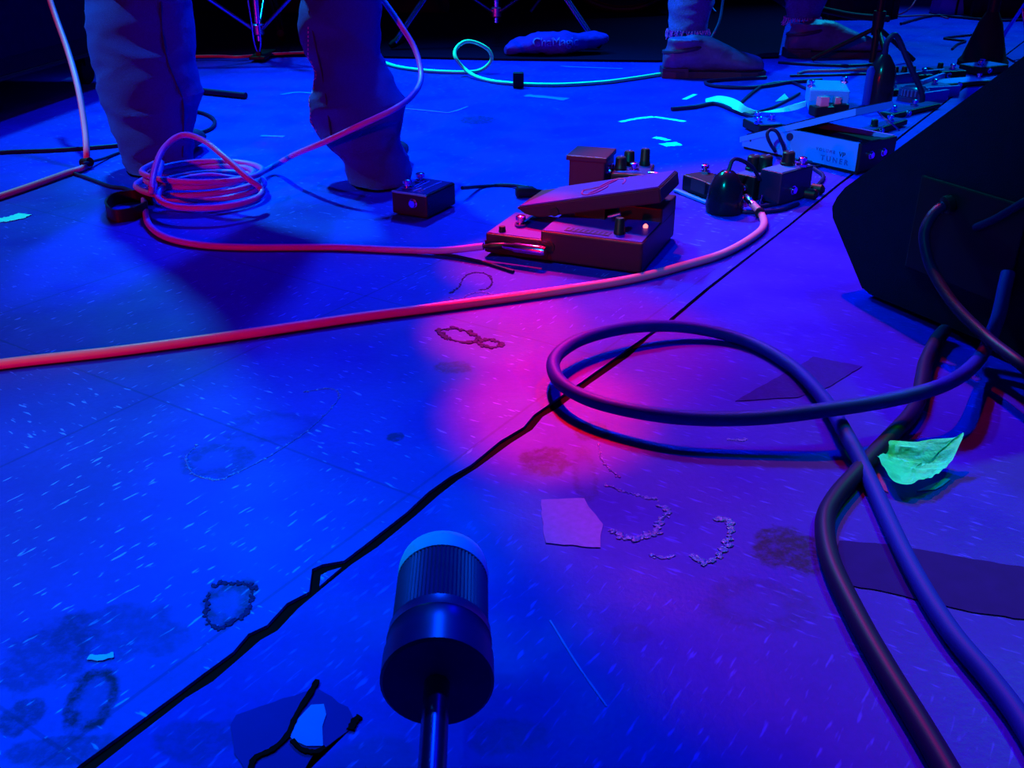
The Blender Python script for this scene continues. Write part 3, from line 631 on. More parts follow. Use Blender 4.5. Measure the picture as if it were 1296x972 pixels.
# red wah pedal
o, an, L, W = frame3((615, 323), (811, 350), (873, 304))
t = thing('wah_pedal', 'red wah pedal with a tilted treadle in the red light', 'pedal', (o.x, o.y, 0), an); Mx = XF[t]; Mi = Mx.inverted()
exw = Mx.to_3x3() @ Vector((1, 0, 0)); eyw = Mx.to_3x3() @ Vector((0, 1, 0))
st_ = .075
bm = BM(); bx(bm, st_, L, 0, W, .004, .042, .0025); bx(bm, 0, st_ + .002, .0, W * .62, .004, .030, .0025); part('base', bm, redpaint, t)
bm = BM(); bx(bm, st_ + .002, L - .002, .002, W - .002, .0415, .0428); bx(bm, .002, st_ - .002, .002, W * .6, .0295, .0306); part('top_plate', bm, redtop, t)
bm = BM()
for x in (.015, L - .015):
    for y in (.015, W * .55): lathe(bm, (x, y, .0003), (x, y, .005), [(0, .008), (1, .008)], 12)
part('feet', bm, rubber, t)
bm = BM(); bx(bm, L * .50, L * .78, .008, .022, .0424, .0434); part('label_panel', bm, M('dark_violet_print', (.01, .004, .03), .5), t)
bm = BM()
for k in range(9):
    x = L * .515 + k * .0062; extr(bm, [(x, .010, .0434), (x + .0026, .010, .0434), (x + .0046, .020, .0434), (x + .002, .020, .0434)], (0, 0, .0004))
part('raised_letters', bm, redtop, t)
# rear housing block
bm = BM(); bx(bm, L * .72, L, W * .55, W, .040, .060, .002); part('rear_block', bm, redpaint, t)
bm = BM(); lathe(bm, (L * .42, -.0012, .022), (L * .42, .002, .022), [(0, .0075), (1, .0075)], 18); part('side_socket', bm, black, t, True)
bm = BM(); bx(bm, -.001, .085, -.0006, .0, .006, .02); part('side_recess', bm, black, t)
knob(t, .018, .012, .0305, .0045, .007, line=False)
def lw(px, py, y): q = Mi @ PP(px, py, Mx @ Vector((0, y, 0)), eyw); return q
foot(t, *lw(659, 287, .045)[:2], .0306)
k_ = lw(783, 300, .022); knob(t, k_.x, .024, .0428, .0065, .020, line=False)
bm = BM(); q = lw(817, 287, .06); lathe(bm, (q.x, .06, .0425), (q.x, .06, .0475), [(0, .003), (.6, .003), (1, .001)], 12); part('indicator_lamp', bm, led, t, True)
# treadle
yn = .052; yf = yn + .092
tl, tr = lw(653, 263, yn), lw(835, 238, yn); bl, br_ = lw(664, 273, yn), lw(837, 257, yn)
sec = [tl, tr, br_, Vector((bl.x + .02, yn, bl.z)), Vector((bl.x, yn, bl.z + .002))]
bm = BM(); extr(bm, [(q.x, yn, q.z) for q in sec], (0, yf - yn, 0)); bmesh.ops.bevel(bm, geom=bm.edges[:], offset=.0015, segments=2, affect='EDGES'); tread = part('treadle', bm, redpaint, t)
slope = (tr - tl).normalized(); upn = Vector((-slope.z, 0, slope.x)); Lt = (tr - tl).length
def tp(u, v, h=.0): return Vector((tl.x, yn, tl.z)) + slope * u + Vector((0, v, 0)) + upn * h
bm = BM(); extr(bm, [tp(.004, .003), tp(Lt - .003, .003), tp(Lt - .003, .089), tp(.03, .089)], upn * .0015); part('treadle_pad', bm, redtop, tread)
bm = BM(); oval = [tp(Lt * .50 + .016 * math.cos(a_) + (.0 if math.sin(a_) < 0 else .02), .046 + .036 * math.sin(a_), .0022) for a_ in [2 * PI * i / 40 for i in range(41)]]
sweep(bm, oval, .001, 6); sweep(bm, [tp(Lt * .50, .014, .0022), tp(Lt * .50 + .018, .078, .0022)], .001, 6); part('outline_emblem', bm, M('pink_print', (.3, .03, .2), .5), tread)
bm = BM(); q = lw(702, 268, yn); lathe(bm, (q.x, yn - .002, q.z), (q.x, yn + .001, q.z), [(0, .006), (1, .006)], 16); part('pivot_bolt', bm, black, tread, True)
bm = BM(); pv = tp(Lt * .5, .045); bx(bm, pv.x - .02, pv.x + .02, yn + .02, yf - .02, .040, pv.z - .012); part('pivot_post', bm, black, t)
bm = BM(); q = lw(778, 272, yn + .01); rod(bm, q + Vector((-.008, 0, -.003)), q + Vector((.008, 0, .003)), .003); part('pivot_rod', bm, chrome, t, True)

# maroon pedal behind the wah
t, L, W = effect('maroon pedal with a notched side standing behind the red wah', (719, 241), (764, 245), (804, 234), .052, maroon, jacks=(('r', .35, .03), ('r', .7, .03)))
b = BM(); bx(b, -.004, L + .003, -.003, W, .048, .056, .0015); part('lid', b, maroon, t)
effect('black pedal with a pink knob between maroon pedal and red treadle', (772, 243), (822, 246), (850, 232), .030, black, knobs=((.2, .3, .009, .02), (.35, .75, .009, .022), (.75, .8, .008, .026)), switches=((.55, .25),), jacks=(('f', .5, .02),), plate=M('grey_plate', (.03, .06, .2), .3), stripes=((.15, .1, .75, .15),))
bm = BM(); lathe(bm, P(820, 221, .042), P(843, 224, .040), [(0, .004), (.1, .0055), (.8, .0055), (.85, .004), (1, .004)]); wthing('jack_plug', bm, chrome, 'bright chrome plug lying on the black pedal behind the treadle', 'plug', None, True)
bm = BM(); q0, q1 = P(653, 243, .009), P(690, 243, .006); lathe(bm, q0, q1, [(0, .006), (.05, .009), (.55, .009), (.7, .005), (1, .003)]); wthing('jack_plug', bm, black, 'black plug on the floor left of the maroon pedal', 'plug', None, True)

# pedal cluster in the middle right
effect('low black pedal with a red front panel right of the red treadle', (862, 243), (908, 261), (924, 250), .028, M('black_red', (.03, .008, .02), .4), switches=((.12, .75), (.62, .8)), knobs=((.85, .3, .006, .012),), plate=black)
o, an, L, W = frame3((862, 243), (908, 261), (924, 250))
bm = BM(); bx(bm, L * .28, L * .66, -.0025, .0, .010, .030, .001); bm.transform(Matrix.Translation(o) @ Matrix.Rotation(an, 4, 'Z')); wthing('warning_panel', bm, M('salmon_panel', (.20, .03, .05), .45), 'salmon red plate on the front of the low black pedal', 'plate')
bm = BM(); bx(bm, -.006, L + .006, -.012, -.004, .001, .005, .001); bm.transform(Matrix.Translation(o) @ Matrix.Rotation(an, 4, 'Z')); wthing('board_rail', bm, whitepaint, 'thin bright rail on the floor before the low black pedal', 'rail')
c0 = P(916, 268); t = thing('power_adapter', 'black rounded adapter standing in front of the pedal cluster', 'adapter', (c0.x, c0.y, 0))
bm = BM(); lathe(bm, (0, 0, .0005), (0, 0, .062), [(0, .026), (.15, .028), (.6, .024), (.85, .017), (.97, .009), (1, .003)], 24); part('housing', bm, M('gloss_black2', (.008, .008, .02), .2), t, True)
bm = BM(); tube(bm, [(0, 0, .055), (.01, .01, .075), (.04, .03, .06), (.06, .05, .035)], .003, 6, 8); part('lead', bm, darkcab, t, True)
effect('black pedal with blue top and chunky knobs in the pedal cluster', (927, 250), (952, 256), (968, 243), .038, black, plate=blueprint, knobs=((.25, .55, .011, .022), (.75, .62, .011, .024)), switches=((.55, .92),), jacks=(('f', .5, .018),))
effect('black pedal with bright blue plate just left of the wedge monitor', (958, 255), (985, 262), (1018, 248), .050, M('blue_black', (.012, .012, .05), .4), plate=M('bright_plate', (.05, .25, .5), .35), knobs=((.35, .6, .010, .02),), switches=((.8, .75), (.1, .85)), jacks=(('r', .4, .02),))
for k, (px, py) in enumerate(((1018, 244), (1026, 238))):
    bm = BM(); q = P(px, py, .008); lathe(bm, q, q + Vector((.018, -.012, 0)), [(0, .005), (.1, .008), (.8, .008), (1, .004)]); wthing('jack_plug', bm, black, ('black plug lying nearest the crack by the blue plated pedal', 'black plug behind another plug by the blue plated pedal')[k], 'plug', None, True)
bm = BM(); q = P(962, 258, .002); rod(bm, q, q + Vector((.001, 0, .014)), .0022); wthing('metal_pin', bm, chrome, 'small upright bright pin before the pedal cluster', 'pin', None, True)

# pale volume pedal
o, an, L, W = frame3((939, 188), (1083, 222), (1128, 199)); W = .10
t = thing('volume_pedal', 'pale silver volume pedal with printed side beside the wedge monitor', 'pedal', (o.x, o.y, 0), an); Mx = XF[t]; Mi = Mx.inverted(); eyw = Mx.to_3x3() @ Vector((0, 1, 0))
def vv(px, py): q = Mi @ PP(px, py, Mx @ Vector((0, 0, 0)), eyw); return (q.x, q.z)
side = [vv(939, 185), vv(939, 179), vv(1001, 164), vv(1087, 181), vv(1082, 217)]
bm = BM(); extr(bm, [(u, 0, z) for u, z in side], (0, .005, 0)); extr(bm, [(u, W - .005, z) for u, z in side], (0, .005, 0)); part('side_panel', bm, whitepaint, t)
bm = BM(); extr(bm, [(u, .005, z) for u, z in [side[0], side[1], (side[2][0] - .02, side[2][1] - .012), (side[3][0] - .004, side[3][1] - .006), (side[4][0] - .004, side[4][1])]], (0, W - .01, 0)); part('inner_body', bm, black, t)
bm = BM(); bx(bm, .002, L, .002, W - .002, .0005, .007); part('rubber_base', bm, rubber, t)
bm = BM(); bx(bm, L - .004, L + .003, .0, W, .006, side[3][1] - .001, .001); part('end_plate', bm, black, t)
ta, tb = vv(937, 173), vv(1084, 137); tc_, td = vv(1084, 146), vv(937, 180)
bm = BM(); extr(bm, [(ta[0], -.002, ta[1]), (tb[0], -.002, tb[1]), (tc_[0], -.002, tc_[1]), (td[0], -.002, td[1])], (0, W + .004, 0)); tre = part('treadle', bm, whitepaint, t)
sl_ = Vector((tb[0] - ta[0], 0, tb[1] - ta[1])); ln_ = sl_.length; sl_.normalize(); up_ = Vector((-sl_.z, 0, sl_.x)); A_ = Vector((ta[0], 0, ta[1]))
bm = BM(); extr(bm, [A_ + sl_ * .01 + Vector((0, .006, 0)), A_ + sl_ * (ln_ - .01) + Vector((0, .006, 0)), A_ + sl_ * (ln_ - .01) + Vector((0, W - .006, 0)), A_ + sl_ * .01 + Vector((0, W - .006, 0))], up_ * .002); part('grip_tread', bm, black, tre)
cx, cz = vv(1000, 173); bm = BM(); lathe(bm, (cx, -.002, cz), (cx, .002, cz), [(0, .0065), (1, .0065)], 20); part('pivot_hole', bm, ink, t, True)
cx2, cz2 = vv(950, 178); bm = BM(); lathe(bm, (cx2, -.001, cz2), (cx2, .001, cz2), [(0, .0018), (1, .0018)], 10); part('screw', bm, ink, t, True)
ud, vd = vv(939, 186), vv(1082, 219); sd = Vector((side[4][0] - side[0][0], 0, side[4][1] - side[0][1])).normalized()
for s_, px, py, size, mt in (('V O L U M E', 1045, 190.5, .0072, ink2), ('VP', 1066, 196, .011, ink), ('T U N E R', 1056, 203, .0125, ink2)):
    cx, cz = vv(px, py); b = text_bm(s_, size); b.transform(basis(Vector((cx, -.0006, cz)), Vector((sd.x, 0, sd.z)), Vector((-sd.z, 0, sd.x)), Vector((0, -1, 0)))); part('printed_name', b, mt, t)
jack(t, (L + .002, .03, .03), (1, 0, 0)); jack(t, (L + .002, .065, .03), (1, 0, 0))

# second row: white box and more pedals towards the back right
t, L, W = effect('pale white pedal with a glowing top edge behind the silver volume pedal', (1022, 141), (1072, 143), (1096, 130), .045, whitepaint, switches=((.05, .3), (.95, .8)), plate=M('pale_plate', (.06, .5, .7), .4))
for k, (px, py, lb) in enumerate(((1039, 146, 'salmon plastic switch cap standing above the silver treadle'), (1057, 143, 'smaller salmon plastic switch cap right of the other'))):
    q = P(px, py, .0); t = thing('switch_pedal', lb, 'switch', (q.x, q.y, 0), .2)
    s_ = .010 if k == 0 else .007
    bm = BM(); bx(bm, -.022, .022, -.016, .016, .0005, .020, .003); part('housing', bm, black, t)
    bm = BM(); bx(bm, -s_, s_, -s_, s_, .0195, .0195 + s_ * 2.0, .002); part('cap', bm, redplastic, t)
effect('dark pedal with chrome switches under the silver treadle tip', (960, 172), (990, 170), (1010, 158), .02, black, switches=((.1, .2), (.8, .4), (.5, .8)), plate=blueprint)
c0 = P(1110, 132); t = thing('power_adapter', 'tall black cylinder adapter with a cable loop at the top', 'adapter', (c0.x, c0.y, 0))
bm = BM(); lathe(bm, (0, 0, .0005), (0, 0, .105), [(0, .028), (.05, .03), (.6, .03), (.8, .024), (.95, .014), (1, .010)], 24); part('housing', bm, M('gloss_black2', (.008, .008, .02), .2), t, True)
bm = BM(); lathe(bm, (-.029, -.012, .001), (-.029, -.012, .082), [(0, .009), (.9, .009), (1, .004)], 14); part('side_tube', bm, bluecab, t, True)
bm = BM(); tube(bm, [(0, 0, .1), (.0, 0, .13), (.012, 0, .145), (.025, 0, .135), (.05, -.01, .09), (.085, -.02, .03), (.09, -.02, .004)], .006, 8, 10); part('lead', bm, darkcab, t, True)
c0 = P(1155, 127); t = thing('dial_pedal', 'round ribbed dark pedal in front of the back pedal row', 'pedal', (c0.x, c0.y, 0))
bm = BM(); lathe(bm, (0, 0, .0005), (0, 0, .03), [(0, .034), (.3, .034), (.35, .030), (.8, .030), (1, .022)], 32); part('housing', bm, M('smoky', (.02, .03, .12), .2), t, True)
bm = BM()
for k in range(24):
    a_ = 2 * PI * k / 24; rod(bm, (.031 * math.cos(a_), .031 * math.sin(a_), .012), (.031 * math.cos(a_), .031 * math.sin(a_), .026), .0015, 6)
part('grip_ribs', bm, blueprint, t)
dp = M('dark_plate', (.015, .04, .2), .3)
for (FL, FR, BR, h, pl_, kn, sw, lb) in (
    ((1125, 105), (1180, 104), (1192, 96), .018, dp, ((.3, .5), (.5, .5), (.7, .5)), ((.85, .2),), 'black pedal with a row of small knobs, furthest left of the back row'),
    ((1128, 122), (1205, 116), (1222, 108), .014, blueprint, (), ((.15, .5), (.8, .4)), 'long low pedal with a blue plate in the back row'),
    ((1190, 102), (1222, 101), (1234, 94), .022, dp, ((.3, .6),), ((.6, .3),), 'dark pedal with one chrome switch before the tapered stand base'),
    ((1240, 97), (1275, 93), (1285, 84), .022, M('bright_plate', (.05, .25, .5), .35), (), ((.2, .3), (.5, .6)), 'pedal with a bright cyan plate above the wedge monitor edge'),
    ((1195, 113), (1255, 108), (1268, 100), .012, whitepaint, (), ((.9, .5),), 'flat pedal with a pale rail along the wedge monitor edge'),
    ((1130, 152), (1190, 138), (1203, 128), .012, dp, (), ((.1, .4), (.6, .6)), 'dark low pedal tucked above the wedge monitor edge'),
    ((1098, 176), (1148, 160), (1160, 148), .014, dp, ((.3, .5),), ((.7, .5),), 'dark low pedal behind the end of the silver volume pedal'),
): effect(lb, FL, FR, BR, h, black, knobs=kn, switches=sw, plate=pl_, jacks=(('f', .3, h * .6),))
for (a_, b2, lb) in (((1117, 96), (1195, 87), 'thin pale strip lying above the back pedal row'), ((1166, 102), (1195, 92), 'short pale strip slanting across the back pedal row'), ((1150, 112), (1215, 108), 'blue grey strip in front of the long low pedal'), ((1165, 118), (1200, 113), 'short blue strip before the round ribbed pedal')):
    q0, q1 = P(*a_, .024), P(*b2, .024); bm = BM(); dd = (q1 - q0).normalized(); sd_ = Vector((-dd.y, dd.x, 0)) * .004
    extr(bm, [q0 - sd_, q1 - sd_, q1 + sd_, q0 + sd_], (0, 0, -.0235)); wthing('metal_rail', bm, steel, lb, 'rail')

# tapered stand base, thin pole and chrome leg at upper right
q = P(1243, 82); t = thing('microphone_stand', 'black microphone stand with a tapered round base at the upper right', 'microphone stand', (q.x, q.y, 0))
bm = BM(); lathe(bm, (0, 0, .0005), (0, 0, .135), [(0, .064), (.08, .064), (.15, .056), (.45, .044), (.8, .030), (1, .016)], 32); part('base', bm, rubber, t, True)
bm = BM(); rod(bm, (0, 0, .12), (0, 0, .85), .015); part('pole', bm, black, t, True)
q = P(1103, 84); t = thing('microphone_stand', 'thin black microphone stand pole just right of the right boot', 'microphone stand', (q.x, q.y, 0))
bm = BM(); rod(bm, (0, 0, .01), (0, 0, .8), .009); part('pole', bm, black, t, True)
for k in range(3):
    a_ = 2 * PI * k / 3 + 2.6; bm = BM(); rod(bm, (0, 0, .10), (math.cos(a_) * .16, math.sin(a_) * .16, .006), .006); part('leg', bm, black, t, True)
bm = BM(); lathe(bm, (0, 0, .08), (0, 0, .14), [(0, .014), (1, .016)], 18); part('collar', bm, black, t, True)
bm = BM(); tube(bm, [D(1040, 12, 2.9), D(1080, 20, 2.82), D(1125, 24, 2.75)], .009, 6, 10); wpart('boom_tube', bm, black, t, True)
f0 = P(1259, 64); tp0 = D(1296, 8, 2.75); tpd = (tp0 - f0)
t = thing('keyboard_stand', 'bright metal stand leg slanting up at the upper right corner', 'stand', (f0.x, f0.y, 0))
bm = BM(); rod(bm, f0 + Vector((0, 0, .008)), f0 + tpd * 3.0, .0055); wpart('leg', bm, chrome, t, True)
bm = BM(); g0 = f0 + tpd * 0.95; rod(bm, g0, P(1303, 70, .006), .004); wpart('brace', bm, steel, t, True)
bm = BM(); rod(bm, f0 + tpd * 3.0, Vector(((f0 + tpd * 3.0).x + .25, (f0 + tpd * 3.0).y + .1, .006)), .0055); wpart('leg', bm, chrome, t, True)
bm = BM(); lathe(bm, f0 + Vector((-.004, 0, .0005)), f0 + Vector((.004, 0, .022)), [(0, .009), (1, .008)], 12); wpart('rubber_foot', bm, rubber, t, True)
# white floor box at top right
q = P(1199, 18); t = thing('wedge_box', 'pale tapered floor box at the top edge right of centre', 'box', (q.x, q.y, 0), .08)
bm = BM(); extr(bm, [(-.05, -.03, .001), (.05, -.03, .001), (.035, -.015, .09), (-.035, -.015, .09)], (0, .08, 0)); part('housing', bm, whitepaint, t)
bm = BM(); extr(bm, [(.012, -.0335, .0), (.02, -.0335, .0), (.03, -.016, .085), (.022, -.016, .085)], (0, .003, 0)); part('strap', bm, black, t)

# ------------------------------------------------------------------ blue towel with printed lettering
A_, B_ = P(650, 74, .0), P(760, 71, .0); dx_ = (B_ - A_).normalized(); dy_ = Vector((-dx_.y, dx_.x, 0)); Lt = (B_ - A_).length
bm = BM(); rows = []
for i in range(13):
    u = -.02 + (Lt + .045) * i / 12; e = math.sin(PI * min(max((i + .6) / 13.2, 0), 1)) ** .5
    lift = .022 * max(0, (i - 8) / 4); h_ = .026 * e + .003; w_ = .045 * e + .006
    rows.append((A_ + dx_ * u + dy_ * .03 + Vector((0, 0, h_ + lift + .0065)), dy_ * w_, Vector((0, 0, h_))))
loft(bm, rows, 20); bm = blob(bm, .005, 2); bm.normal_update()
for v in bm.verts: v.co += v.normal * (noise.noise(v.co * 28) * .007 + noise.noise(v.co * 70) * .002)
for v in bm.verts: v.co.z = max(v.co.z, .0066)
tw = wthing('towel', bm, towel_m, 'crumpled blue towel with printed lettering on the black rug', 'towel', None, True)
b = text_bm('ChaMagic', .034, .003); yv = Vector((0, 0, 1)) * .93 + dy_ * .36; yv.normalize(); zv = dx_.cross(yv)
b.transform(basis(A_ + dx_ * (Lt * .48) + dy_ * .004 + Vector((0, 0, .040)), dx_, yv, zv))
tb_ = bmesh.new(); tb_.from_mesh(tw.data); tb_.transform(XF[tw]); tt = BVHTree.FromBMesh(tb_); tb_.free()
zs = [v.co.dot(zv) for v in b.verts]; zm = (min(zs) + max(zs)) / 2
for v, zz in zip(b.verts, zs):
    dd = ray(0, 0); dd = (v.co - CAM).normalized(); h = tt.ray_cast(CAM, dd)
    if h[0]: v.co = h[0] - dd * (.0048 if zz > zm else .0010)
wpart('lettering', b, letter_m, tw)

# ------------------------------------------------------------------ tape, scraps and glue on the floor
def strip(name, pxs, wpx, mat, label, cat='tape', z=.0006, th=.0006):
    pts = [P(q[0], q[1], z) for q in pxs]; b = BM(); c_ = crom(pts, 6) if len(pts) > 2 else pts
    T, _ = ring_frames(c_); Lr = []
    for i, p in enumerate(c_):
        sd = Vector((-T[i].y, T[i].x, 0)); w_ = wpx * random.uniform(.75, 1.15) / 2
        Lr.append((p + sd * w_, p - sd * w_))
    poly = [a for a, _ in Lr] + [b2 for _, b2 in Lr[::-1]]; extr(b, poly, (0, 0, th)); return wthing(name, b, mat, label, cat)
strip('tape_strip', [(785, 154.5), (808, 150), (827, 148)], .013, cyan_tape, 'left half of the bent cyan tape mark below the left boot')
strip('tape_strip', [(828, 148), (848, 151), (867, 154)], .013, cyan_tape, 'right half of the bent cyan tape mark below the left boot')
strip('tape_strip', [(866, 126), (880, 119.5)], .010, cyan_tape, 'short cyan tape dash just below the left boot')
strip('tape_strip', [(828, 174), (837, 175.5), (846, 178)], .016, cyan_tape, 'small torn cyan tape bit above the other near the red pedals')
strip('tape_strip', [(839, 184), (848, 183), (860, 182)], .026, cyan_tape, 'larger torn cyan tape bit nearest the red pedals')
strip('tape_strip', [(-30, 282), (0, 279), (18, 276), (32, 271)], .026, cyan_tape, 'cyan tape strip at the left edge of the picture')
strip('tape_strip', [(512, 137.5), (540, 140), (567, 143)], .006, pale_tape, 'thin pale tape line right of the salmon cable loop')
strip('tape_strip', [(567, 143), (580, 139.5), (592, 135)], .006, pale_tape, 'thin pale tape line turning away upstage')
strip('tape_strip', [(665, 121), (690, 123), (717, 126)], .028, pale_tape, 'faded pale tape patch below the neon green cable')
strip('tape_strip', [(70, 107), (85, 105), (104, 98)], .06, pale_tape, 'torn pale scrap in the shade of the left speaker cabinet')
strip('tape_strip', [(710, 84), (730, 85), (788, 87)], .010, pale_tape, 'thin pale tape line below the blue towel')
strip('tape_strip', [(330, 172), (346, 172.5), (360, 173)], .012, pale_tape, 'small pale scrap between the two trouser legs')
strip('tape_strip', [(112, 832), (128, 833), (144, 829)], .005, pale_tape, 'tiny pale scrap above the dark ring stain')
strip('tape_strip', [(356, 120), (375, 117), (395, 118)], .014, pale_tape, 'faint pale scuff tape behind the right trouser leg')
# twisted cyan ribbon of tape
bm = BM(); ribbon(bm, F([(893, 127), (908, 126), (922, 129, .008), (934, 134, .012), (945, 140, .006), (962, 142, .004), (985, 140), (1004, 136, .01), (1020, 131, .02)], .006), lambda f: Vector((.004, .014 * math.cos(f * 5) + .006, .016 * math.sin(f * 5) + .003)), .0008)
wthing('tape_ribbon', bm, cyan_tape, 'twisted cyan tape ribbon trailing to the white pedal', 'tape')
bm = BM(); extr(bm, [P(981, 129, .001), P(993, 119, .012), P(999, 126, .001)], (0, 0, .0012)); wthing('tape_scrap', bm, cyan_tape, 'cyan tape triangle left of the white pedal', 'tape')
# neon green tape leaf
outl = [(1106, 591), (1111, 578), (1118, 574), (1128, 573), (1150, 576), (1180, 580), (1200, 583), (1212, 581), (1207, 592), (1194, 607), (1176, 620), (1166, 624), (1158, 624), (1150, 629), (1138, 628), (1126, 624), (1119, 614)]
bm = BM(); ctr = P(1152, 600); N_r = 9; rows = []
op = crom([P(*q) for q in outl] + [P(*outl[0])], 4)[:-1]
def leafz(p, f):
    n1 = noise.noise(Vector((p.x * 45, p.y * 45, 3))) ; n2 = abs(noise.noise(Vector((p.x * 30 + p.y * 60, p.y * 22, 9))))
    d = (p - P(1212, 581)).length
    return .002 + .006 * f * f + .004 * (n1 * .5 + .5) + .007 * (0.5 - n2) + .012 * max(0, 1 - d / .035)
prev = None; cv = bm.verts.new(Vector((ctr.x, ctr.y, leafz(ctr, 0))))
for r_ in range(1, N_r + 1):
    f = r_ / N_r; cur = []
    for p in op:
        q = ctr.lerp(p, f); cur.append(bm.verts.new((q.x, q.y, leafz(q, f))))
    n = len(cur)
    for k in range(n):
        if prev is None: bm.faces.new((cv, cur[k], cur[(k + 1) % n]))
        else: bm.faces.new((prev[k], cur[k], cur[(k + 1) % n], prev[(k + 1) % n]))
    prev = cur
bmesh.ops.solidify(bm, geom=bm.faces[:], thickness=.0006); wthing('tape_scrap', bm, green_tape, 'crumpled neon green tape leaf beside the thick dark cables', 'tape', None, True)
bm = BM(); extr(bm, [P(1160, 622, .0004), P(1196, 606, .0004), P(1203, 607, .0004), (P(1192, 616, .0004)), P(1184, 620, .0004)], (0, 0, .0006)); wthing('tape_scrap', bm, pale_tape, 'blue paper slip peeking out under the neon green leaf', 'paper')
bm = BM(); extr(bm, [P(1104, 597, .0004), P(1108, 592, .0004), P(1120, 610, .0004), P(1124, 624, .0004), P(1112, 618, .0004)], (0, 0, .0006)); wthing('tape_scrap', bm, M('pink_tape', (.12, .05, .2), .6), 'dull pink tape end at the left tip of the neon leaf', 'tape')
# dark old tape pieces and a broad dark band on the boards
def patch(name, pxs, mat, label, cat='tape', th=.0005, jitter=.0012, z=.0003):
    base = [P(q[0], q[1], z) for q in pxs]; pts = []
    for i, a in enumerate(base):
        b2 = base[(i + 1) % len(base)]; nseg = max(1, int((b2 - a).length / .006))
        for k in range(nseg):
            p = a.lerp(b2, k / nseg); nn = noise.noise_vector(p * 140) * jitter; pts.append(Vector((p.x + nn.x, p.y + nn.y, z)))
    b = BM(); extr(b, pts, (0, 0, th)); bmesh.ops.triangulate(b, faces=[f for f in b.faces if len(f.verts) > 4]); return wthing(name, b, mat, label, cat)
patch('floor_patch', [(930, 508), (1030, 452), (1091, 464), (1050, 490), (1010, 503)], oldtape, 'dark diamond of old tape under the cable crossing')
patch('floor_patch', [(1062, 684), (1130, 690), (1230, 708), (1340, 725), (1340, 790), (1230, 775), (1130, 752), (1060, 738)], M('navy_band', (.010, .004, .14), .7, spec=.03), 'broad dark band at the right edge', jitter=.0016)  # broad navy strip with an uneven outline, flat on the boards
patch('floor_patch', [(684, 633), (738, 631), (762, 664), (760, 694), (690, 688)], magpatch, 'bright bare rectangle in the red light where tape was pulled off')
patch('floor_patch', [(291, 918), (300, 905), (345, 890), (385, 876), (402, 872), (440, 895), (447, 908), (442, 925), (415, 945), (400, 952), (380, 985), (318, 985), (298, 955)], bluetape, 'torn dark blue tape patch at the bottom left of centre', z=.0002)
bm = BM(); extr(bm, [P(*q, .0009) for q in ((364, 930), (378, 910), (394, 893), (410, 892), (413, 905), (408, 920), (409, 945), (388, 945), (372, 938))], (0, 0, .0007)); wthing('paper_scrap', bm, brightscrap, 'bright blue torn scrap in the middle of the dark tape patch', 'paper')
strip('tape_sliver', [(316, 985), (322, 962), (345, 950), (364, 932), (376, 905), (392, 880), (402, 862)], .0034, sub_m, 'long black sliver standing beside the bright blue scrap', z=.0008, th=.0014)
strip('tape_sliver', [(370, 938), (382, 950), (400, 953), (412, 947)], .003, sub_m, 'short black sliver below the bright blue scrap', z=.0008, th=.0014)
strip('tape_sliver', [(444, 925), (449, 914), (456, 908)], .0045, sub_m, 'black crumb at the right end of the dark tape patch', z=.0003, th=.0014)
# ridges of dried glue
def ridge(pxs, label, mat=residue, r=.0009, dens=1.0):
    pts = crom([P(q[0], q[1], .0002) for q in pxs], 14); b = BM()
    for p in pts:
        if random.random() > .85 * dens: continue
        s = r * random.uniform(.5, 1.7); q = p + Vector((random.gauss(0, r * .8), random.gauss(0, r * .8), 0))
        bmesh.ops.create_icosphere(b, subdivisions=1, radius=1, matrix=Matrix.Translation(q) @ Matrix.Rotation(random.random() * 3, 4, 'Z') @ Matrix.Diagonal((s * 1.6, s, s * .55, 1)))
    sweep(b, pts, [r * random.uniform(.25, .7) for _ in pts], 5)
    return wthing('glue_residue', b, mat, label, 'residue', None, True)
ridge([(570, 371), (580, 364), (588, 351), (600, 345), (615, 347), (623, 356), (617, 365), (606, 367)], 'upper curl of dried glue before the red wah pedal', darkresidue)
ridge([(568, 376), (582, 381), (590, 374), (600, 371), (614, 370), (623, 374), (624, 384)], 'lower curl of dried glue touching the orange cable')
ridge([(556, 418), (575, 416), (595, 421), (607, 429), (590, 433), (565, 428), (556, 418)], 'long loop of dried glue in the red light', darkresidue, .0018)
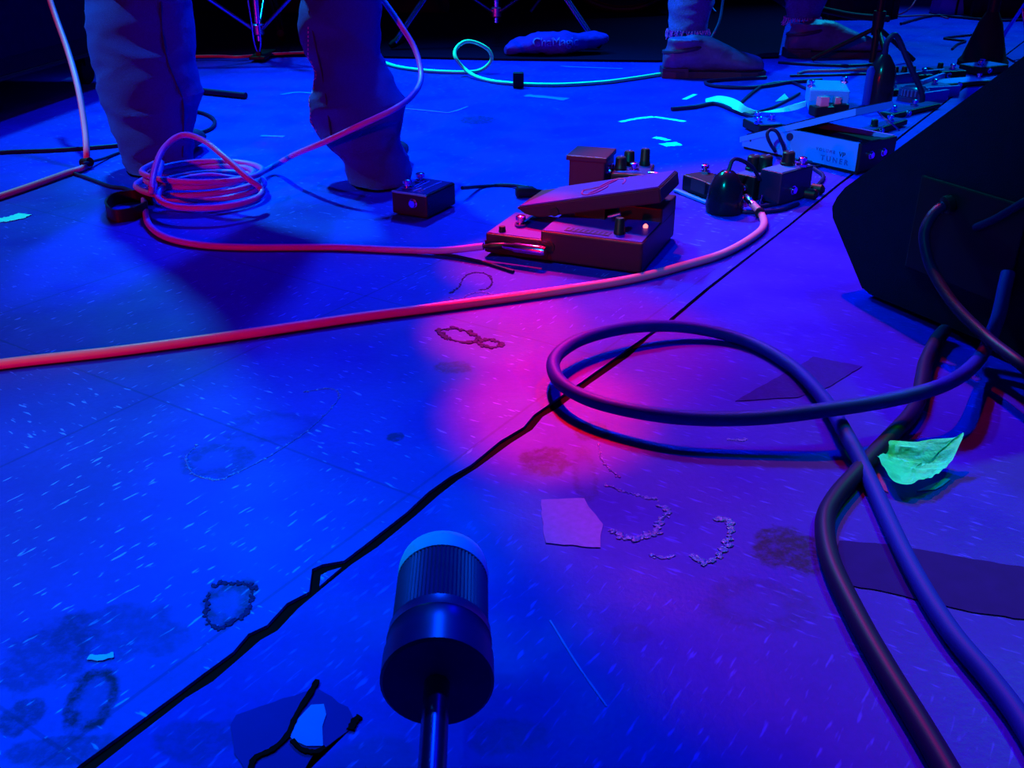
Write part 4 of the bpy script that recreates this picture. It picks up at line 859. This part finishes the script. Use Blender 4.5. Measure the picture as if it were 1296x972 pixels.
ridge([(607, 431), (618, 430), (632, 433), (635, 437), (622, 440), (610, 437), (607, 431)], 'small loop of dried glue in the red light', darkresidue, .0016)
ridge([(767, 614), (790, 622), (812, 628), (832, 632)], 'speckled glue line above the curved glue in the middle of the boards', residue)
ridge([(838, 642), (845, 648), (836, 660), (830, 674), (812, 680), (792, 682), (773, 673)], 'curved glue ridge in the middle of the boards', residue, .0015)
ridge([(905, 657), (919, 659), (924, 676), (914, 699), (893, 712), (878, 704)], 'hooked glue ridge right of the curved one', residue, .0016)
ridge([(822, 702), (840, 706), (853, 703)], 'short glue ridge left of the hooked one', residue)
ridge([(921, 556), (935, 557), (944, 556)], 'tiny glue bits under the cable loop', residue)
ridge([(757, 560), (760, 578), (770, 592), (784, 604)], 'faint dotted glue trail leading to the speckled line', residue, .0008, .6)
ridge([(250, 562), (236, 580), (246, 600), (275, 607), (300, 598), (345, 575), (395, 540), (428, 505), (420, 492), (385, 496)], 'long faint glue outline on the tiles', residue, .0008, .8)
ridge([(268, 742), (290, 738), (318, 742), (316, 768), (306, 780), (275, 796), (260, 775), (264, 750)], 'ragged ring of dried glue on the tiles', darkresidue, .0011)
for (pxs, lb) in (([(696, 785), (730, 840), (768, 894)], 'long thin scratch on the boards right of the counterweight'),):
    strip('floor_scratch', pxs, .0014, pale_tape, lb, 'scratch', z=.0002, th=.0002)

# ------------------------------------------------------------------ groups of repeats
GROUPS = {'effects_pedal': 'effects pedals on the stage floor', 'tape_strip': 'tape marks on the stage floor', 'thin_cable': 'thin cables on the stage floor', 'glue_residue': 'dried glue marks on the floor',
          'jack_plug': 'loose plugs by the pedals', 'metal_rail': 'pale strips over the back pedal row', 'speaker_cable': 'thick dark cables at the wedge monitor', 'switch_pedal': 'salmon switch caps', 'road_case': 'black cases at the back',
          'tape_sliver': 'black slivers on the torn tape', 'floor_patch': 'patches of old tape on the boards'}
for o in COL.objects:
    if o.parent is None and o.get('label'):
        g_ = GROUPS.get(o.name.split('.')[0])
        if g_: o['group'] = g_
